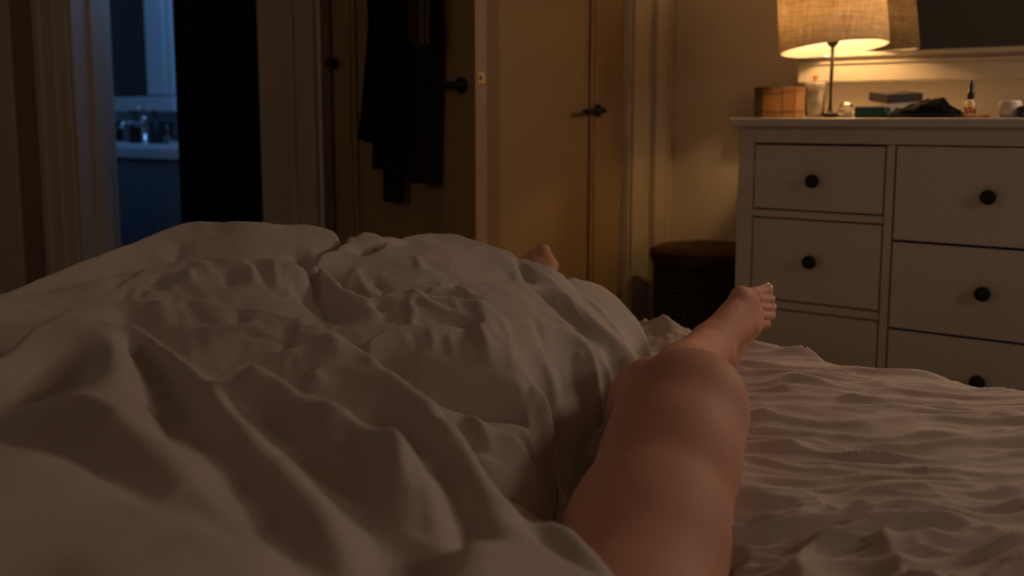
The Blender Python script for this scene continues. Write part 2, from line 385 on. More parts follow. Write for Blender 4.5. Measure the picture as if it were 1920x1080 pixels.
# tap and bottles on the basin top
def on_top(name, label, cat, px, v, prof, m, group=None, n=20):
    u = on_wall(px, 270, v)[0]
    t = thing(name, label, cat, (u, v, z_sink_t + .0005), 0, group)
    bobj('body', lathe(prof, n), M[m], t, True); return t, u
uF = on_wall(272, 262, 2.53)[0]
tp = thing('basin_tap', 'chrome basin tap catching the light between two dark bottles', 'tap', (uF, 2.53, z_sink_t + .0005))
bm = lathe([(.026, 0), (.026, .006), (.018, .01), (.017, .10), (.019, .11), (.014, .125)], 20); bobj('body', bm, M['chrome'], tp, True)
bm = bmesh.new(); tube(bm, [(0, 0, .08), (.005, -.05, .092), (.01, -.11, .092), (.01, -.125, .075)], [.013, .012, .011, .010], 12); bobj('spout', bm, M['chrome'], tp, True)
bm = bmesh.new(); tube(bm, [(0, 0, .12), (0, .005, .145), (0, -.03, .165)], [.007, .007, .006], 10); bobj('lever', bm, M['chrome'], tp, True)
t, u = on_top('toothbrush_cup', 'dark cup at left end of the bathroom basin', 'cup', 215, 2.58, [(.034, 0), (.036, .004), (.04, .10), (.036, .10), (.033, .012), (.003, .010)], 'dark_plastic')
bm = bmesh.new(); tube(bm, [(0, 0, .012), (-.03, .0, .12)], .004, 8); tube(bm, [(0, 0, .012), (.02, .01, .135)], .004, 8); bobj('toothbrush', bm, M['bath_white'], t, True)
t, u = on_top('soap_dispenser', 'dark pump bottle left of the chrome basin tap', 'bottle', 257, 2.52, [(.030, 0), (.032, .005), (.032, .085), (.012, .10), (.010, .112)], 'dark_plastic')
bm = bmesh.new(); tube(bm, [(0, 0, .11), (0, 0, .145), (-.0, -.03, .147)], [.005, .006, .005], 8); bobj('pump', bm, M['dark_plastic'], t, True)
t, u = on_top('lotion_bottle', 'dark bottle right of the chrome basin tap', 'bottle', 294, 2.52, [(.026, 0), (.028, .005), (.026, .09), (.010, .105), (.010, .13)], 'dark_plastic')
bm = bmesh.new(); tube(bm, [(0, 0, .128), (0, 0, .145), (-.028, 0, .143)], [.006, .006, .005], 8); bobj('cap', bm, M['dark_plastic'], t, True)
t, u = on_top('tumbler', 'clear drinking glass at right of the bathroom basin', 'glass', 313, 2.60, [(.026, 0), (.030, .10), (.028, .10), (.024, .008), (.002, .007)], 'glass')
# black shower curtain
def curtain():
    ua, ub, v0 = on_wall(331, 200, 1.98)[0], -1.72, 1.98
    nu, nz = 150, 24; bm = bmesh.new(); rows = []
    for j in range(nz + 1):
        z = .03 + (2.2 - .03) * j / nz; row = []
        for i in range(nu + 1):
            s = i / nu; uu = ua + (ub - ua) * s
            f = math.sin(s * 2 * math.pi * 7.5 + .5 * math.sin(s * 9)) * .022 + math.sin(s * 41) * .006
            row.append(bm.verts.new((uu, v0 + f * (1 - .25 * z / 2.2), z)))
        rows.append(row)
    for a, b in zip(rows, rows[1:]):
        for i in range(nu): bm.faces.new((a[i], a[i + 1], b[i + 1], b[i]))
    bmesh.ops.solidify(bm, geom=bm.faces[:], thickness=.002)
    t = thing('shower_curtain', 'black curtain hanging in folds inside the bathroom doorway', 'curtain', (0, 0, 0))
    bobj('cloth', bm, M['curtain'], t, True)
    r = bmesh.new(); tube(r, [(ua - .9, v0, 2.215), (-1.64, v0, 2.215)], .012, 12); bobj('rail', r, M['black'], t, True)
curtain()

# ------------------------------------------------------------------ coats on the open door
def hanging(name, label, cat, d_off, edges, mt, seed, depth, hem, extra=None):
    """edges: (py, px_left, px_right) rows from the top; built in the door's plane, standing off it"""
    t = thing(name, label, cat, (0, 0, 0)); t.matrix_world = d2.matrix_world.copy()
    rows = []
    n = 46; bm = bmesh.new()
    P = Vector((d2.matrix_world @ Vector((d_off, 0, 0)))); Nn = Vector((dd.y, -dd.x, 0))
    def hit(px, py):
        r, f, dz = ray(px, py); q = Vector((ca * r - sa * f, sa * r + ca * f, dz)); o = Vector((0, 0, EYE))
        s = (P - o).dot(Nn) / q.dot(Nn); return inv2 @ (o + q * s)
    front, back = [], []
    m = 60
    pys = [e[0] for e in edges]
    for j in range(m + 1):
        py = pys[0] + (pys[-1] - pys[0]) * j / m
        l = np.interp(py, pys, [e[1] for e in edges]); rr = np.interp(py, pys, [e[2] for e in edges])
        fr, br = [], []
        for i in range(n + 1):
            s = i / n; px = l + (rr - l) * s
            pyy = py + (hem(s) if callable(hem) else 0) * (j / m) ** 6
            p = hit(px, pyy)
            env = (1 - abs(2 * s - 1) ** 4)
            fold = (math.sin(s * 17 + seed + .6 * math.sin(j / m * 3 + seed)) * .4 + math.sin(s * 31 + seed * 2 + j / m * 1.5) * .2 + .6)
            x = p.x + depth * env * fold * (.55 + .45 * j / m)
            fr.append(bm.verts.new((x, p.y, p.z))); br.append(bm.verts.new((p.x - .006, p.y, p.z)))
        front.append(fr); back.append(br)
    for j in range(m):
        for i in range(n):
            bm.faces.new((front[j][i], front[j + 1][i], front[j + 1][i + 1], front[j][i + 1]))
            bm.faces.new((back[j][i], back[j][i + 1], back[j + 1][i + 1], back[j + 1][i]))
    for j in range(m):
        bm.faces.new((front[j][0], back[j][0], back[j + 1][0], front[j + 1][0])); bm.faces.new((front[j][n], front[j + 1][n], back[j + 1][n], back[j][n]))
    for i in range(n):
        bm.faces.new((front[0][i], front[0][i + 1], back[0][i + 1], back[0][i])); bm.faces.new((front[m][i], back[m][i], back[m][i + 1], front[m][i + 1]))
    bmesh.ops.recalc_face_normals(bm, faces=bm.faces[:])
    bobj('cloth', bm, mt, t, True)
    return t, hit
cloak, hit = hanging('long_coat', 'long dark brown coat reaching lowest of the clothes on the open door', 'coat', .012,
        [(-150, 716, 780), (-110, 700, 815), (-60, 694, 828), (60, 696, 832), (200, 699, 828), (318, 700, 824)], M['coat_brown'], 1.3, .045,
        lambda s: (30 * s if s > .45 else -8 + 45 * s))
p0 = hit(740, 330)
bel = bobj('belt', boxbm(.012, .02, hit(722, 340).y, hit(757, 340).y, hit(740, 379).z, hit(740, 300).z, bev=.002), M['coat_brown'], cloak)
bm = bmesh.new(); tube(bm, [(.0, hit(748, -140).y, hit(748, -140).z - .02), (.02, hit(748, -140).y, hit(748, -150).z), (.06, hit(748, -140).y, hit(748, -150).z + .005)], .006, 8)
bobj('collar_loop', bm, M['coat_brown'], cloak, True)
jk, hit = hanging('jacket', 'black coat with ragged hem hanging leftmost on the open door', 'coat', .062,
        [(-150, 705, 740), (-110, 692, 770), (-60, 686, 775), (50, 690, 776), (200, 678, 772), (262, 671, 770)], M['coat_black'], 2.9, .03,
        lambda s: 10 * s + 22 * max(0, s - .25))
sl = bmesh.new(); tube(sl, [(.012, hit(712, -90).y, hit(712, -90).z), (.018, hit(712, 60).y, hit(712, 60).z), (.012, hit(714, 312).y, hit(714, 312).z)], [.035, .032, .026], 14)
bobj('sleeve', sl, M['coat_black'], jk, True)
hanging('scarf', 'olive brown scarf hanging over the right side of the dark coats', 'scarf', .075,
        [(-140, 772, 800), (-60, 764, 802), (40, 764, 800), (82, 768, 802)], M['olive'], .4, .014, lambda s: 6 * math.sin(s * 3))
bm = bmesh.new(); hp = hit(745, -165)
t = thing('coat_rack', 'dark rail with hooks fixed high on the open door', 'rack'); t.matrix_world = d2.matrix_world.copy()
bobj('rail', boxbm(0, .010, hp.y - .14, hp.y + .14, hp.z - .01, hp.z + .03, bev=.003), M['black'], t)
for q in (-.1, -.02, .06):
    bm = bmesh.new(); tube(bm, [(.008, hp.y + q, hp.z), (.05, hp.y + q, hp.z - .01), (.06, hp.y + q, hp.z + .02)], .005, 8); bobj('hook', bm, M['black'], t, True)

# ------------------------------------------------------------------ dresser
DV = 2.30; DU0 = on_wall(1384, 300, DV)[0]; DU1 = .245; TOPZ = EYE + .001
t = thing('dresser', 'white painted chest of drawers with black round knobs at foot of bed', 'dresser', (DU0, DV, 0)); dresser = t
def db(name, u0, u1, v0, v1, z0, z1, bev=.0015, parent=None):
    return bobj(name, boxbm(u0 - DU0, u1 - DU0, v0 - DV, v1 - DV, z0, z1, bev=bev), M['dresser'], parent or t)
tt0 = on_wall(1366, 225, DV - .02)[0]
db('top', tt0, DU1 + .03, DV - .022, 2.735, TOPZ - .022, TOPZ, .004)
sL0, sL1 = DU0, on_wall(1415, 300, DV)[0] - .003
cU0, cU1 = on_wall(1661, 300, DV)[0], on_wall(1678, 300, DV)[0]
db('side_panel', DU0, DU0 + .02, DV + .03, 2.72, .06, TOPZ - .023); db('side_panel', DU1 - .02, DU1, DV + .03, 2.72, .06, TOPZ - .023)
db('back_panel', DU0 + .021, DU1 - .021, 2.70, 2.715, .06, TOPZ - .023)
zt = on_wall(1530, 269, DV)[2]
db('leg', DU0, sL1, DV, DV + .03, 0, TOPZ - .0225); db('leg', DU1 - (sL1 - DU0), DU1, DV, DV + .03, 0, TOPZ - .0225)
db('leg', DU0, DU0 + .04, 2.68, 2.699, 0, .059); db('leg', DU1 - .04, DU1, 2.68, 2.699, 0, .059)
db('divider', cU0 + .001, cU1 - .001, DV, DV + .03, .10, zt - .002)
db('top_rail', sL1 + .0005, DU1 - (sL1 - DU0) - .0005, DV, DV + .03, zt, TOPZ - .0225)
db('bottom_rail', sL1 + .0005, DU1 - (sL1 - DU0) - .0005, DV + .002, DV + .03, .045, .10)
GAP = .003
def drawer(u0, u1, z0, z1, knobs):
    d = db('drawer', u0 + GAP, u1 - GAP, DV + .002, DV + .022, z0 + GAP, z1 - GAP, .0015)
    bx = bobj('drawer_box', boxbm(u0 + .012 - DU0, u1 - .012 - DU0, .024, .36, z0 + .012, z1 - .03), M['card_dark'], d)
    for ku in knobs:
        k = bobj('knob', knob_bm(), M['black'], d, True); k.location = (ku[0] - DU0, .002, ku[1])
uu = lambda px, py: on_wall(px, py, DV)
L = [(uu(1530, 271)[2], uu(1530, 398)[2], uu(1526, 339)), (uu(1530, 413)[2], uu(1530, 572)[2], uu(1521, 490)), (uu(1530, 588)[2], None, None)]
H2 = L[1][0] - L[1][1]
L[2] = (L[2][0], L[2][0] - H2, None); rail = L[1][1] - L[2][0]
L.append((L[2][1] - rail, .103, None))
for i, (a, b, kk) in enumerate(L):
    kz_ = kk[2] if kk else (a + b) / 2 + .005
    drawer(sL1, cU0, b, a, [((sL1 + cU0) / 2 - .003, kz_)])
    if i < 3: db('drawer_rail', sL1 + .001, cU0 - .001, DV, DV + .02, L[i + 1][0] + .001, b - .001)
R = [uu(1790, 273)[2], uu(1790, 460)[2], uu(1790, 631)[2]]; R.append(2 * R[2] - R[1]); R.append(.103)
RU1 = DU1 - (sL1 - DU0); ko = uu(1856, 369)[0] - cU1
kzs = [uu(1856, 369)[2], uu(1847, 549)[2], uu(1836, 714)[2]]
for i in range(4):
    kz_ = kzs[i] if i < 3 else (R[i] + R[i + 1]) / 2
    drawer(cU1, RU1, R[i + 1], R[i], [(cU1 + ko, kz_), (RU1 - ko, kz_)])

# ------------------------------------------------------------------ mirror on the wall
MV = 2.665
mu0 = on_wall(1498, 150, MV)[0]; mz0 = on_wall(1560, 154, MV)[2]; mz1 = on_wall(1760, 93, MV)[2]
MU1, MZ1 = .30, 1.95
mr = thing('wall_mirror', 'wide wall mirror in cream frame behind the table lamp', 'mirror', (mu0, MV, mz0))
def mb(name, u0, u1, z0, z1, v0, v1, mt=M['mirror_frame'], bev=.003): return bobj(name, boxbm(u0, u1, v0, v1, z0, z1, bev=bev), mt, mr)
fw = .085; hh = mz1 - mz0; TW = MU1 - mu0; TH = MZ1 - mz0
mb('bottom_rail', 0, TW, 0, hh - .001, -.012, .03); mb('top_rail', 0, TW, TH - hh, TH, -.012, .03)
mb('stile', 0, fw, hh, TH - hh - .001, -.012, .03); mb('stile', TW - fw, TW, hh, TH - hh - .001, -.012, .03)
mb('bead', .006, TW - .006, hh * .62, hh * .70, -.020, -.0125); mb('ledge', -.006, TW + .006, hh - .012, hh + .0, -.030, -.0125)
mb('mirror_glass', fw, TW - fw, hh, TH - hh, .004, .010, M['mirror'], 0.0)
mb('backing', .01, TW - .01, .01, TH - .01, .031, .083, M['card_dark'], 0)

# ------------------------------------------------------------------ lamp
LV = 2.515; lu, _, lz = on_wall(1556, 215, LV)
lamp = thing('table_lamp', 'lit table lamp with linen drum shade on a thin dark stem', 'lamp', (lu, LV, TOPZ + .0005))
bobj('base', lathe([(.036, 0), (.0375, .002), (.0375, .010), (.034, .013), (.008, .015), (.006, .022)], 36), M['black'], lamp, True)
bm = bmesh.new(); tube(bm, [(0, 0, .015), (0, 0, .10), (.0005, 0, .19)], .0045, 14); bobj('stem', bm, M['black'], lamp, True)
bm = lathe([(.005, .180), (.012, .186), (.016, .194), (.016, .226), (.013, .232)], 24); bobj('socket', bm, M['black'], lamp, True)
bm = lathe([(.004, .232), (.012, .238), (.020, .252), (.024, .268), (.020, .284), (.010, .293), (.002, .296)], 24); bobj('bulb', bm, M['bulb'], lamp, True)
s_r = .1345; s_h = .178
ang = math.radians
shade_rot = Matrix.Rotation(YAW, 4, 'Z') @ Matrix.Rotation(ang(-4.0), 4, 'Y') @ Matrix.Rotation(ang(-5.5), 4, 'X')
shc = Vector((0.004, 0, on_y(1562, 90, 2.47)[2] - TOPZ))
sh_m = Matrix.Translation(shc) @ shade_rot
bm = lathe([(s_r, 0), (s_r, .002), (s_r * .985, s_h - .002), (s_r * .985, s_h), (s_r * .975, s_h)], 72, cap=False)
bobj('shade', bm, M['shade'], lamp, True, inv=sh_m)
bm = lathe([(s_r * .975, s_h), (s_r * .988, .0), (s_r, 0)], 72, cap=False); bobj('shade_lining', bm, M['lining'], lamp, True, inv=sh_m)
bm = bmesh.new()
for zz, rr in ((.001, s_r - .002), (s_h - .001, s_r * .98)):
    ring = [(rr * math.cos(a), rr * math.sin(a), zz) for a in np.linspace(0, 2 * math.pi, 61)]
    tube(bm, ring, .0016, 6)
for a in (0.3, 2.39, 4.49):
    tube(bm, [(0, 0, .098), (s_r * .97 * math.cos(a), s_r * .97 * math.sin(a), .098), (s_r * .985 * math.cos(a), s_r * .985 * math.sin(a), s_h - .003)], .0014, 6)
tube(bm, [(.017 * math.cos(a), .017 * math.sin(a), .098) for a in np.linspace(0, 2 * math.pi, 25)], .0015, 6)
bobj('shade_frame', bm, M['chrome'], lamp, True, inv=sh_m)
ld = bpy.data.lights.new('lamp_bulb_light', 'POINT'); ld.energy = LAMP_POWER; ld.color = (1.0, 0.58, 0.25); ld.shadow_soft_size = .018
lo = bpy.data.objects.new('lamp_bulb_light', ld); C.objects.link(lo); lo.location = (lu, LV, TOPZ + .246)

# ------------------------------------------------------------------ things on the dresser top
TZ = TOPZ + .0005
def at_top(px, v): return on_wall(px, 222, v)[0]
def top_h(py, px, v): return on_wall(px, py, v)[2] - TZ
# books
bl = [('thin dark book at the far left end of the dresser top', 1413, 1428, 163, 'book_c', 2.668),
      ('tan book standing second from the left on the dresser', 1429, 1464, 166, 'book_a', 2.668),
      ('brown book standing third from the left on the dresser', 1465, 1489, 162, 'book_b', 2.668),
      ('pale tan book standing right of the others beside glass bottle', 1490, 1507, 158, 'book_d', 2.668)]
for lab, pa, pb, py, mt, v in bl:
    a, b = at_top(pa, v), at_top(pb, v) - .001; hgt = top_h(py, (pa + pb) / 2, v); dp = .065
    bk = thing('book', lab, 'book', (a, v, TZ), 0, 'small books on the dresser')
    wd = b - a
    cv = bmesh.new(); box(cv, 0, .0022, 0, dp, 0, hgt, .0006); box(cv, wd - .0022, wd, 0, dp, 0, hgt, .0006); box(cv, .0005, wd - .0005, -.0015, .0015, 0, hgt, .0006)
    bobj('cover', cv, M[mt], bk); bobj('pages', boxbm(.0023, wd - .0023, .0016, dp - .003, .002, hgt - .003), M['paper'], bk)
    for zz in (.18, .8): bobj('spine_band', boxbm(.001, wd - .001, -.0024, -.0014, hgt * zz, hgt * zz + .003, bev=.0003), M['book_c'], bk)
# glass bottle with stopper
v = 2.46; u = at_top(1526, v)
g = thing('glass_bottle', 'clear glass bottle with white collar and thin stopper beside the books', 'bottle', (u, v, TZ))
bh = top_h(157, 1526, v)
bobj('body', lathe([(.022, 0), (.0235, .002), (.0235, bh - .008), (.022, bh - .006), (.0205, bh - .006), (.0215, bh - .010), (.0215, .006), (.002, .005)], 36), M['glass'], g, True)
bobj('liquid', lathe([(.020, .0065), (.0208, .008), (.0208, bh * .78), (.002, bh * .78)], 30), M['cream'], g, True)
bobj('collar', lathe([(.0238, bh - .010), (.0245, bh - .006), (.0245, bh + .001), (.022, bh + .003), (.006, bh + .003)], 30), M['cup'], g, True)
bobj('stopper', lathe([(.004, bh + .003), (.0045, bh + .013), (.006, bh + .014), (.006, bh + .020), (.003, bh + .021)], 20), M['brass'], g, True)
# little glass jar
v = 2.44; u = at_top(1586, v); jh = top_h(199, 1586, v)
g = thing('glass_jar', 'small round glass jar with lid between lamp base and teal box', 'jar', (u, v, TZ))
bobj('body', lathe([(.016, 0), (.020, .004), (.021, jh * .6), (.017, jh * .9), (.016, jh), (.0145, jh), (.0155, jh * .88), (.0185, jh * .58), (.017, .005), (.001, .004)], 30), M['glass'], g, True)
bobj('lid', lathe([(.0165, jh + .0005), (.017, jh + .004), (.012, jh + .008), (.004, jh + .010)], 30), M['glass'], g, True)
bobj('contents', lathe([(.013, .006), (.017, .010), (.017, jh * .5), (.001, jh * .5)], 24), M['cream'], g, True)
# teal box with pale lid
v = 2.38; a, b = at_top(1601, v), at_top(1657, v); hgt = top_h(201, 1630, v)
g = thing('teal_box', 'flat dark teal box with pale lid beside the small glass jar', 'box', (a, v, TZ))
bobj('body', boxbm(0, b - a, 0, .06, 0, hgt, bev=.002), M['teal'], g); bobj('lid', boxbm(-.0005, b - a + .0005, -.0005, .0605, hgt + .0002, hgt + .004, bev=.001), M['card_white'], g)
# white box with a dark lid pushed askew
v = 2.455; a = at_top(1665, v); hgt = top_h(186, 1665, v); W_, D_ = .070, .086
g = thing('gift_box', 'white box with dark lid set askew behind the teal box', 'box', (a, v, TZ), ang(-40))
bd = bmesh.new()
box(bd, -W_, 0, 0, .003, 0, hgt); box(bd, -W_, 0, D_ - .003, D_, 0, hgt); box(bd, -W_, -W_ + .003, .003, D_ - .003, 0, hgt); box(bd, -.003, 0, .003, D_ - .003, 0, hgt); box(bd, -W_ + .003, -.003, .003, D_ - .003, 0, .003)
bobj('body', bd, M['card_white'], g)
q = .004; ld_ = bmesh.new(); box(ld_, -W_ - q, q, -q, D_ + q, 0, .003); box(ld_, -W_ - q, q, -q - .002, -q, -.018, .003); box(ld_, -W_ - q, q, D_ + q, D_ + q + .002, -.018, .003); box(ld_, -W_ - q - .002, -W_ - q, -q, D_ + q, -.018, .003); box(ld_, q, q + .002, -q, D_ + q, -.018, .003)
o = bobj('lid', ld_, M['card_dark'], g); o.location = (0, 0, hgt + .009); o.rotation_euler = (ang(3), ang(6), 0)
# black crumpled cloth
def lump(name, u0, u1, v0, v1, prof, m, seed, g, nx=60, ny=30):
    bm = bmesh.new(); top = []
    for j in range(ny + 1):
        row = []
        for i in range(nx + 1):
            s, q = i / nx, j / ny
            e = max(0, 1 - abs(2 * q - 1) ** 2.6) ** .5
            hgt = np.interp(s, [p[0] for p in prof], [p[1] for p in prof]) * e
            nz_ = float(fbm(np.array([s * 5.0]), np.array([q * 3.0]), seed)[0]) * .006 + float(ridged(np.array([s * 4.]), np.array([q * 2.]), seed + 5)[0]) * .006
            row.append(bm.verts.new((u0 + (u1 - u0) * s, v0 + (v1 - v0) * q, max(0.0, hgt + nz_ * e * min(1, hgt / .02)))))
        top.append(row)
    for a, b in zip(top, top[1:]):
        for i in range(nx): bm.faces.new((a[i], a[i + 1], b[i + 1], b[i]))
    ed = [e for e in bm.edges if e.is_boundary]
    r = bmesh.ops.extrude_edge_only(bm, edges=ed)
    for vv in r['geom']:
        if isinstance(vv, bmesh.types.BMVert): vv.co.z = -.0
    return bobj(name, bm, m, g, True)
v = 2.345; a, b = at_top(1664, v), at_top(1795, v); Z = lambda py: top_h(py, 1730, v)
g = thing('folded_cloth', 'crumpled black cloth pouch lying in front of the white box', 'cloth', (a, v, TZ))
lump('pouch', 0, b - a, 0, .10, [(0, .004), (.03, .016), (.25, .026), (.42, Z(192)), (.66, Z(186)), (.75, Z(187)), (.82, Z(199)), (.93, Z(206)), (.98, Z(212)), (1, .002)], M['blackcloth'], 3, g)
bm = bmesh.new(); tube(bm, [(.01, -.004, .006), (.05, -.006, .004), (.09, -.005, .007), (b - a - .01, -.003, .005)], .0028, 8); bobj('strap', bm, M['blackcloth'], g, True)
# dropper bottle on an orange disc
v = 2.38; u = at_top(1818, v)
g = thing('wooden_coaster', 'round orange wooden coaster under the dropper bottle', 'coaster', (at_top(1825, v), v, TZ))
dh = .006
bobj('disc', lathe([(.030, 0), (.033, .001), (.033, dh - .001), (.031, dh)], 36), M['orange'], g, True)
g['label'] = 'round orange wooden coaster under the dropper bottle'
dbh = top_h(186, 1818, v) - dh
g = thing('dropper_bottle', 'small amber bottle with black dropper standing on orange coaster', 'bottle', (u, v, TZ + dh + .0003))
bobj('body', lathe([(.012, 0), (.013, .002), (.013, dbh * .68), (.006, dbh * .92), (.006, dbh), (.005, dbh), (.005, dbh * .9), (.0115, dbh * .66), (.0115, .004), (.001, .003)], 28), M['glass'], g, True)
bobj('liquid', lathe([(.0105, .0045), (.011, .006), (.011, dbh * .5), (.001, dbh * .5)], 24), M['amber'], g, True)
bobj('dropper_cap', lathe([(.0075, dbh), (.0078, dbh + .016), (.005, dbh + .018), (.0055, dbh + .030), (.003, dbh + .042), (.001, dbh + .043)], 24), M['dark_plastic'], g, True)
# candle cup
v = 2.38; u = at_top(1893, v); ch = top_h(188, 1893, v)
g = thing('candle_cup', 'cream ceramic candle cup near the right end of the dresser top', 'cup', (u, v, TZ))
bobj('cup', lathe([(.018, 0), (.0225, .003), (.0245, ch * .45), (.023, ch * .85), (.020, ch), (.018, ch), (.0205, ch * .84), (.021, ch * .45), (.018, .006), (.001, .005)], 32), M['cup'], g, True)
bobj('wax', lathe([(.0165, .0065), (.020, ch * .45), (.019, ch * .7), (.001, ch * .7)], 28), M['cream'], g, True)
bm = bmesh.new(); tube(bm, [(0, 0, ch * .7), (.001, 0, ch * .7 + .008)], .0008, 6); bobj('wick', bm, M['dark_plastic'], g)
v = 2.36; u = at_top(1922, v)
g = thing('black_pot', 'small round black pot at the frame edge beside candle cup', 'pot', (u, v, TZ))
bobj('body', lathe([(.010, 0), (.0155, .003), (.017, .012), (.0165, .019)], 28), M['dark_plastic'], g, True)
bobj('lid', lathe([(.0172, .0193), (.0172, .022), (.012, .025), (.003, .026)], 28), M['black'], g, True)

# ------------------------------------------------------------------ wicker hamper
bx, by = -1.142, 2.515; rr = .152
hz1 = EYE - (468 - 222) / 1813 * 2.70
g = thing('laundry_basket', 'round dark wicker laundry basket with flat lid beside the dresser', 'basket', (bx, by, 0))
H_ = hz1 - .03
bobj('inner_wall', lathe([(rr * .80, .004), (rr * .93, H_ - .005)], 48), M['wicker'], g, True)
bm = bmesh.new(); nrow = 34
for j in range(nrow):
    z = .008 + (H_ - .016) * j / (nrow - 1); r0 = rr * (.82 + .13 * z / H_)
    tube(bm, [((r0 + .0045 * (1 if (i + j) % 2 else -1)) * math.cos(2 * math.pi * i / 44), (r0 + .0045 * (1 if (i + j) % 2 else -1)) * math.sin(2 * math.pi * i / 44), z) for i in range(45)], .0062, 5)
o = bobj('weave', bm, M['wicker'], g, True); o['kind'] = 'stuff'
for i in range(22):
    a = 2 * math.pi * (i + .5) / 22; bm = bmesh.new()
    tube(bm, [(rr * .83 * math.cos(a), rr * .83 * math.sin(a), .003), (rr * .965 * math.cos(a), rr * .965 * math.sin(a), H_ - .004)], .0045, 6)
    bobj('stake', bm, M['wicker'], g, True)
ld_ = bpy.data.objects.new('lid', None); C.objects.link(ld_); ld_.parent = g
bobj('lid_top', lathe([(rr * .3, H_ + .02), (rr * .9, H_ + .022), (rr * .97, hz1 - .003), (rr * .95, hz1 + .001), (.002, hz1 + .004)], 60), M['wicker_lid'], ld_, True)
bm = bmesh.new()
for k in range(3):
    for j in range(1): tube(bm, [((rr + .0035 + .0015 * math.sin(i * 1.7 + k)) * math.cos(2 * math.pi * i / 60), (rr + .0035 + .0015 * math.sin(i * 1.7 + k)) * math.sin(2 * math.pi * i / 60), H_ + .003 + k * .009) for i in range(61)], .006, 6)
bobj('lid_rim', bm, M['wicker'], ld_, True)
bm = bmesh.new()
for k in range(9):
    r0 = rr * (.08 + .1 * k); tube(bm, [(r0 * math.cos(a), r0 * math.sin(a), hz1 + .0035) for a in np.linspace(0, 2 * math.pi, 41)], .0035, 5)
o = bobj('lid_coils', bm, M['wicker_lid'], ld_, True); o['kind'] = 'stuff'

# ------------------------------------------------------------------ bed
BU0, BU1, BV0, BV1 = -1.36, .46, -.42, 1.69
# leg joints in plan coordinates (x right, y ahead, height above the mattress)
RL = [(.06, .46, -.075, .090), (.100, .80, -.066, .087), (.140, .95, -.012, .081), (.178, 1.04, .040, .072), (.203, 1.10, .072, .066)]
def seg_dist(x, y, a, b):
    ax, ay = a[0], a[1]; dx, dy = b[0] - ax, b[1] - ay
    t = np.clip(((x - ax) * dx + (y - ay) * dy) / (dx * dx + dy * dy), 0, 1)
    return np.hypot(x - ax - t * dx, y - ay - t * dy), t
def dent(x, y):
    d, t = seg_dist(x, y, (.04, .40), (.150, 1.00))
    d2, t2 = seg_dist(x, y, (.045, 1.02), (.110, 1.24))
    return -.155 * np.exp(-(d / .085) ** 2) * (1 - t ** 3) - .10 * np.exp(-(d2 / .045) ** 2)
def bed_round(u, v):
    """drop at the mattress edges"""
    e = np.minimum(np.minimum(u - BU0, BU1 - u), np.minimum(v - BV0, BV1 - v))
    r = .05
    q = np.clip(1 - e / r, 0, 1)
    return -r * (1 - np.sqrt(np.maximum(0, 1 - q ** 2)))
def grid_obj(name, X, Y, Z, m, parent=None, mask=None, thick=0.0):
    ny, nx = X.shape
    co = np.stack([ca * X - sa * Y, sa * X + ca * Y, Z], -1).reshape(-1, 3) if not isinstance(Z, tuple) else None
    idx = np.arange(nx * ny).reshape(ny, nx)
    q = np.stack([idx[:-1, :-1], idx[:-1, 1:], idx[1:, 1:], idx[1:, :-1]], -1)
    if mask is not None:
        mk = mask[:-1, :-1] | mask[:-1, 1:] | mask[1:, 1:] | mask[1:, :-1]
        q = q[mk]
    q = q.reshape(-1, 4)
    used = np.zeros(nx * ny, bool); used[q.ravel()] = True
    remap = np.cumsum(used) - 1
    return mesh_from(name, co[used], remap[q], m, parent)
def mesh_from(name, co, quads, m, parent=None, smooth=True):
    me = bpy.data.meshes.new(name)
    me.vertices.add(len(co)); me.vertices.foreach_set('co', co.astype(np.float32).ravel())
    me.loops.add(quads.size); me.loops.foreach_set('vertex_index', quads.astype(np.int32).ravel())
    me.polygons.add(len(quads)); me.polygons.foreach_set('loop_start', np.arange(0, quads.size, 4, dtype=np.int32))
    me.update(calc_edges=True); me.validate()
    return link(name, me, m, parent, smooth)

bed = thing('bed', 'wide upholstered bed carrying the sheet and the duvet', 'bed', (0, 0, 0))
bobj('frame', boxbm(BU0 - .03, BU1 + .03, BV0 - .02, BV1 + .02, .10, .30, bev=.02), M['bedframe'], bed)
bobj('headboard', boxbm(BU0 - .05, BU1 + .05, BV0 - .12, BV0 - .03, .05, 1.15, bev=.03, seg=4), M['bedframe'], bed)
for uu_ in (BU0 + .05, BU1 - .05):
    for vv_ in (BV0 + .06, BV1 - .06):
        o = bobj('leg', lathe([(.018, 0), (.026, .10)], 16), M['black'], bed, True); o.location = (uu_, vv_, 0)
# mattress: closed block, top follows the sheet
def mattress():
    us = np.linspace(BU0 + .012, BU1 - .012, 70); vs = np.linspace(BV0 + .012, BV1 - .012, 80)
    U, V = np.meshgrid(us, vs); X = ca * U + sa * V; Y = -sa * U + ca * V
    top = MAT - .022 + dent(X, Y) + bed_round(U, V) * .8
    ny, nx = U.shape
    cot = np.stack([U, V, top], -1).reshape(-1, 3); cob = np.stack([U, V, np.full_like(U, .302)], -1).reshape(-1, 3)
    i = np.arange(nx * ny).reshape(ny, nx)
    q = np.stack([i[:-1, :-1], i[:-1, 1:], i[1:, 1:], i[1:, :-1]], -1).reshape(-1, 4)
    n = nx * ny; qb = (q + n)[:, ::-1]; b = list(i[0, :]) + list(i[1:, -1]) + list(i[-1, -2::-1]) + list(i[-2:0:-1, 0])
    b = np.array(b); b2 = np.roll(b, -1); qs = np.stack([b, b + n, b2 + n, b2], -1)
    mesh_from('mattress', np.concatenate([cot, cob]), np.concatenate([q, qb, qs]), M['mattress'], bed)
mattress()

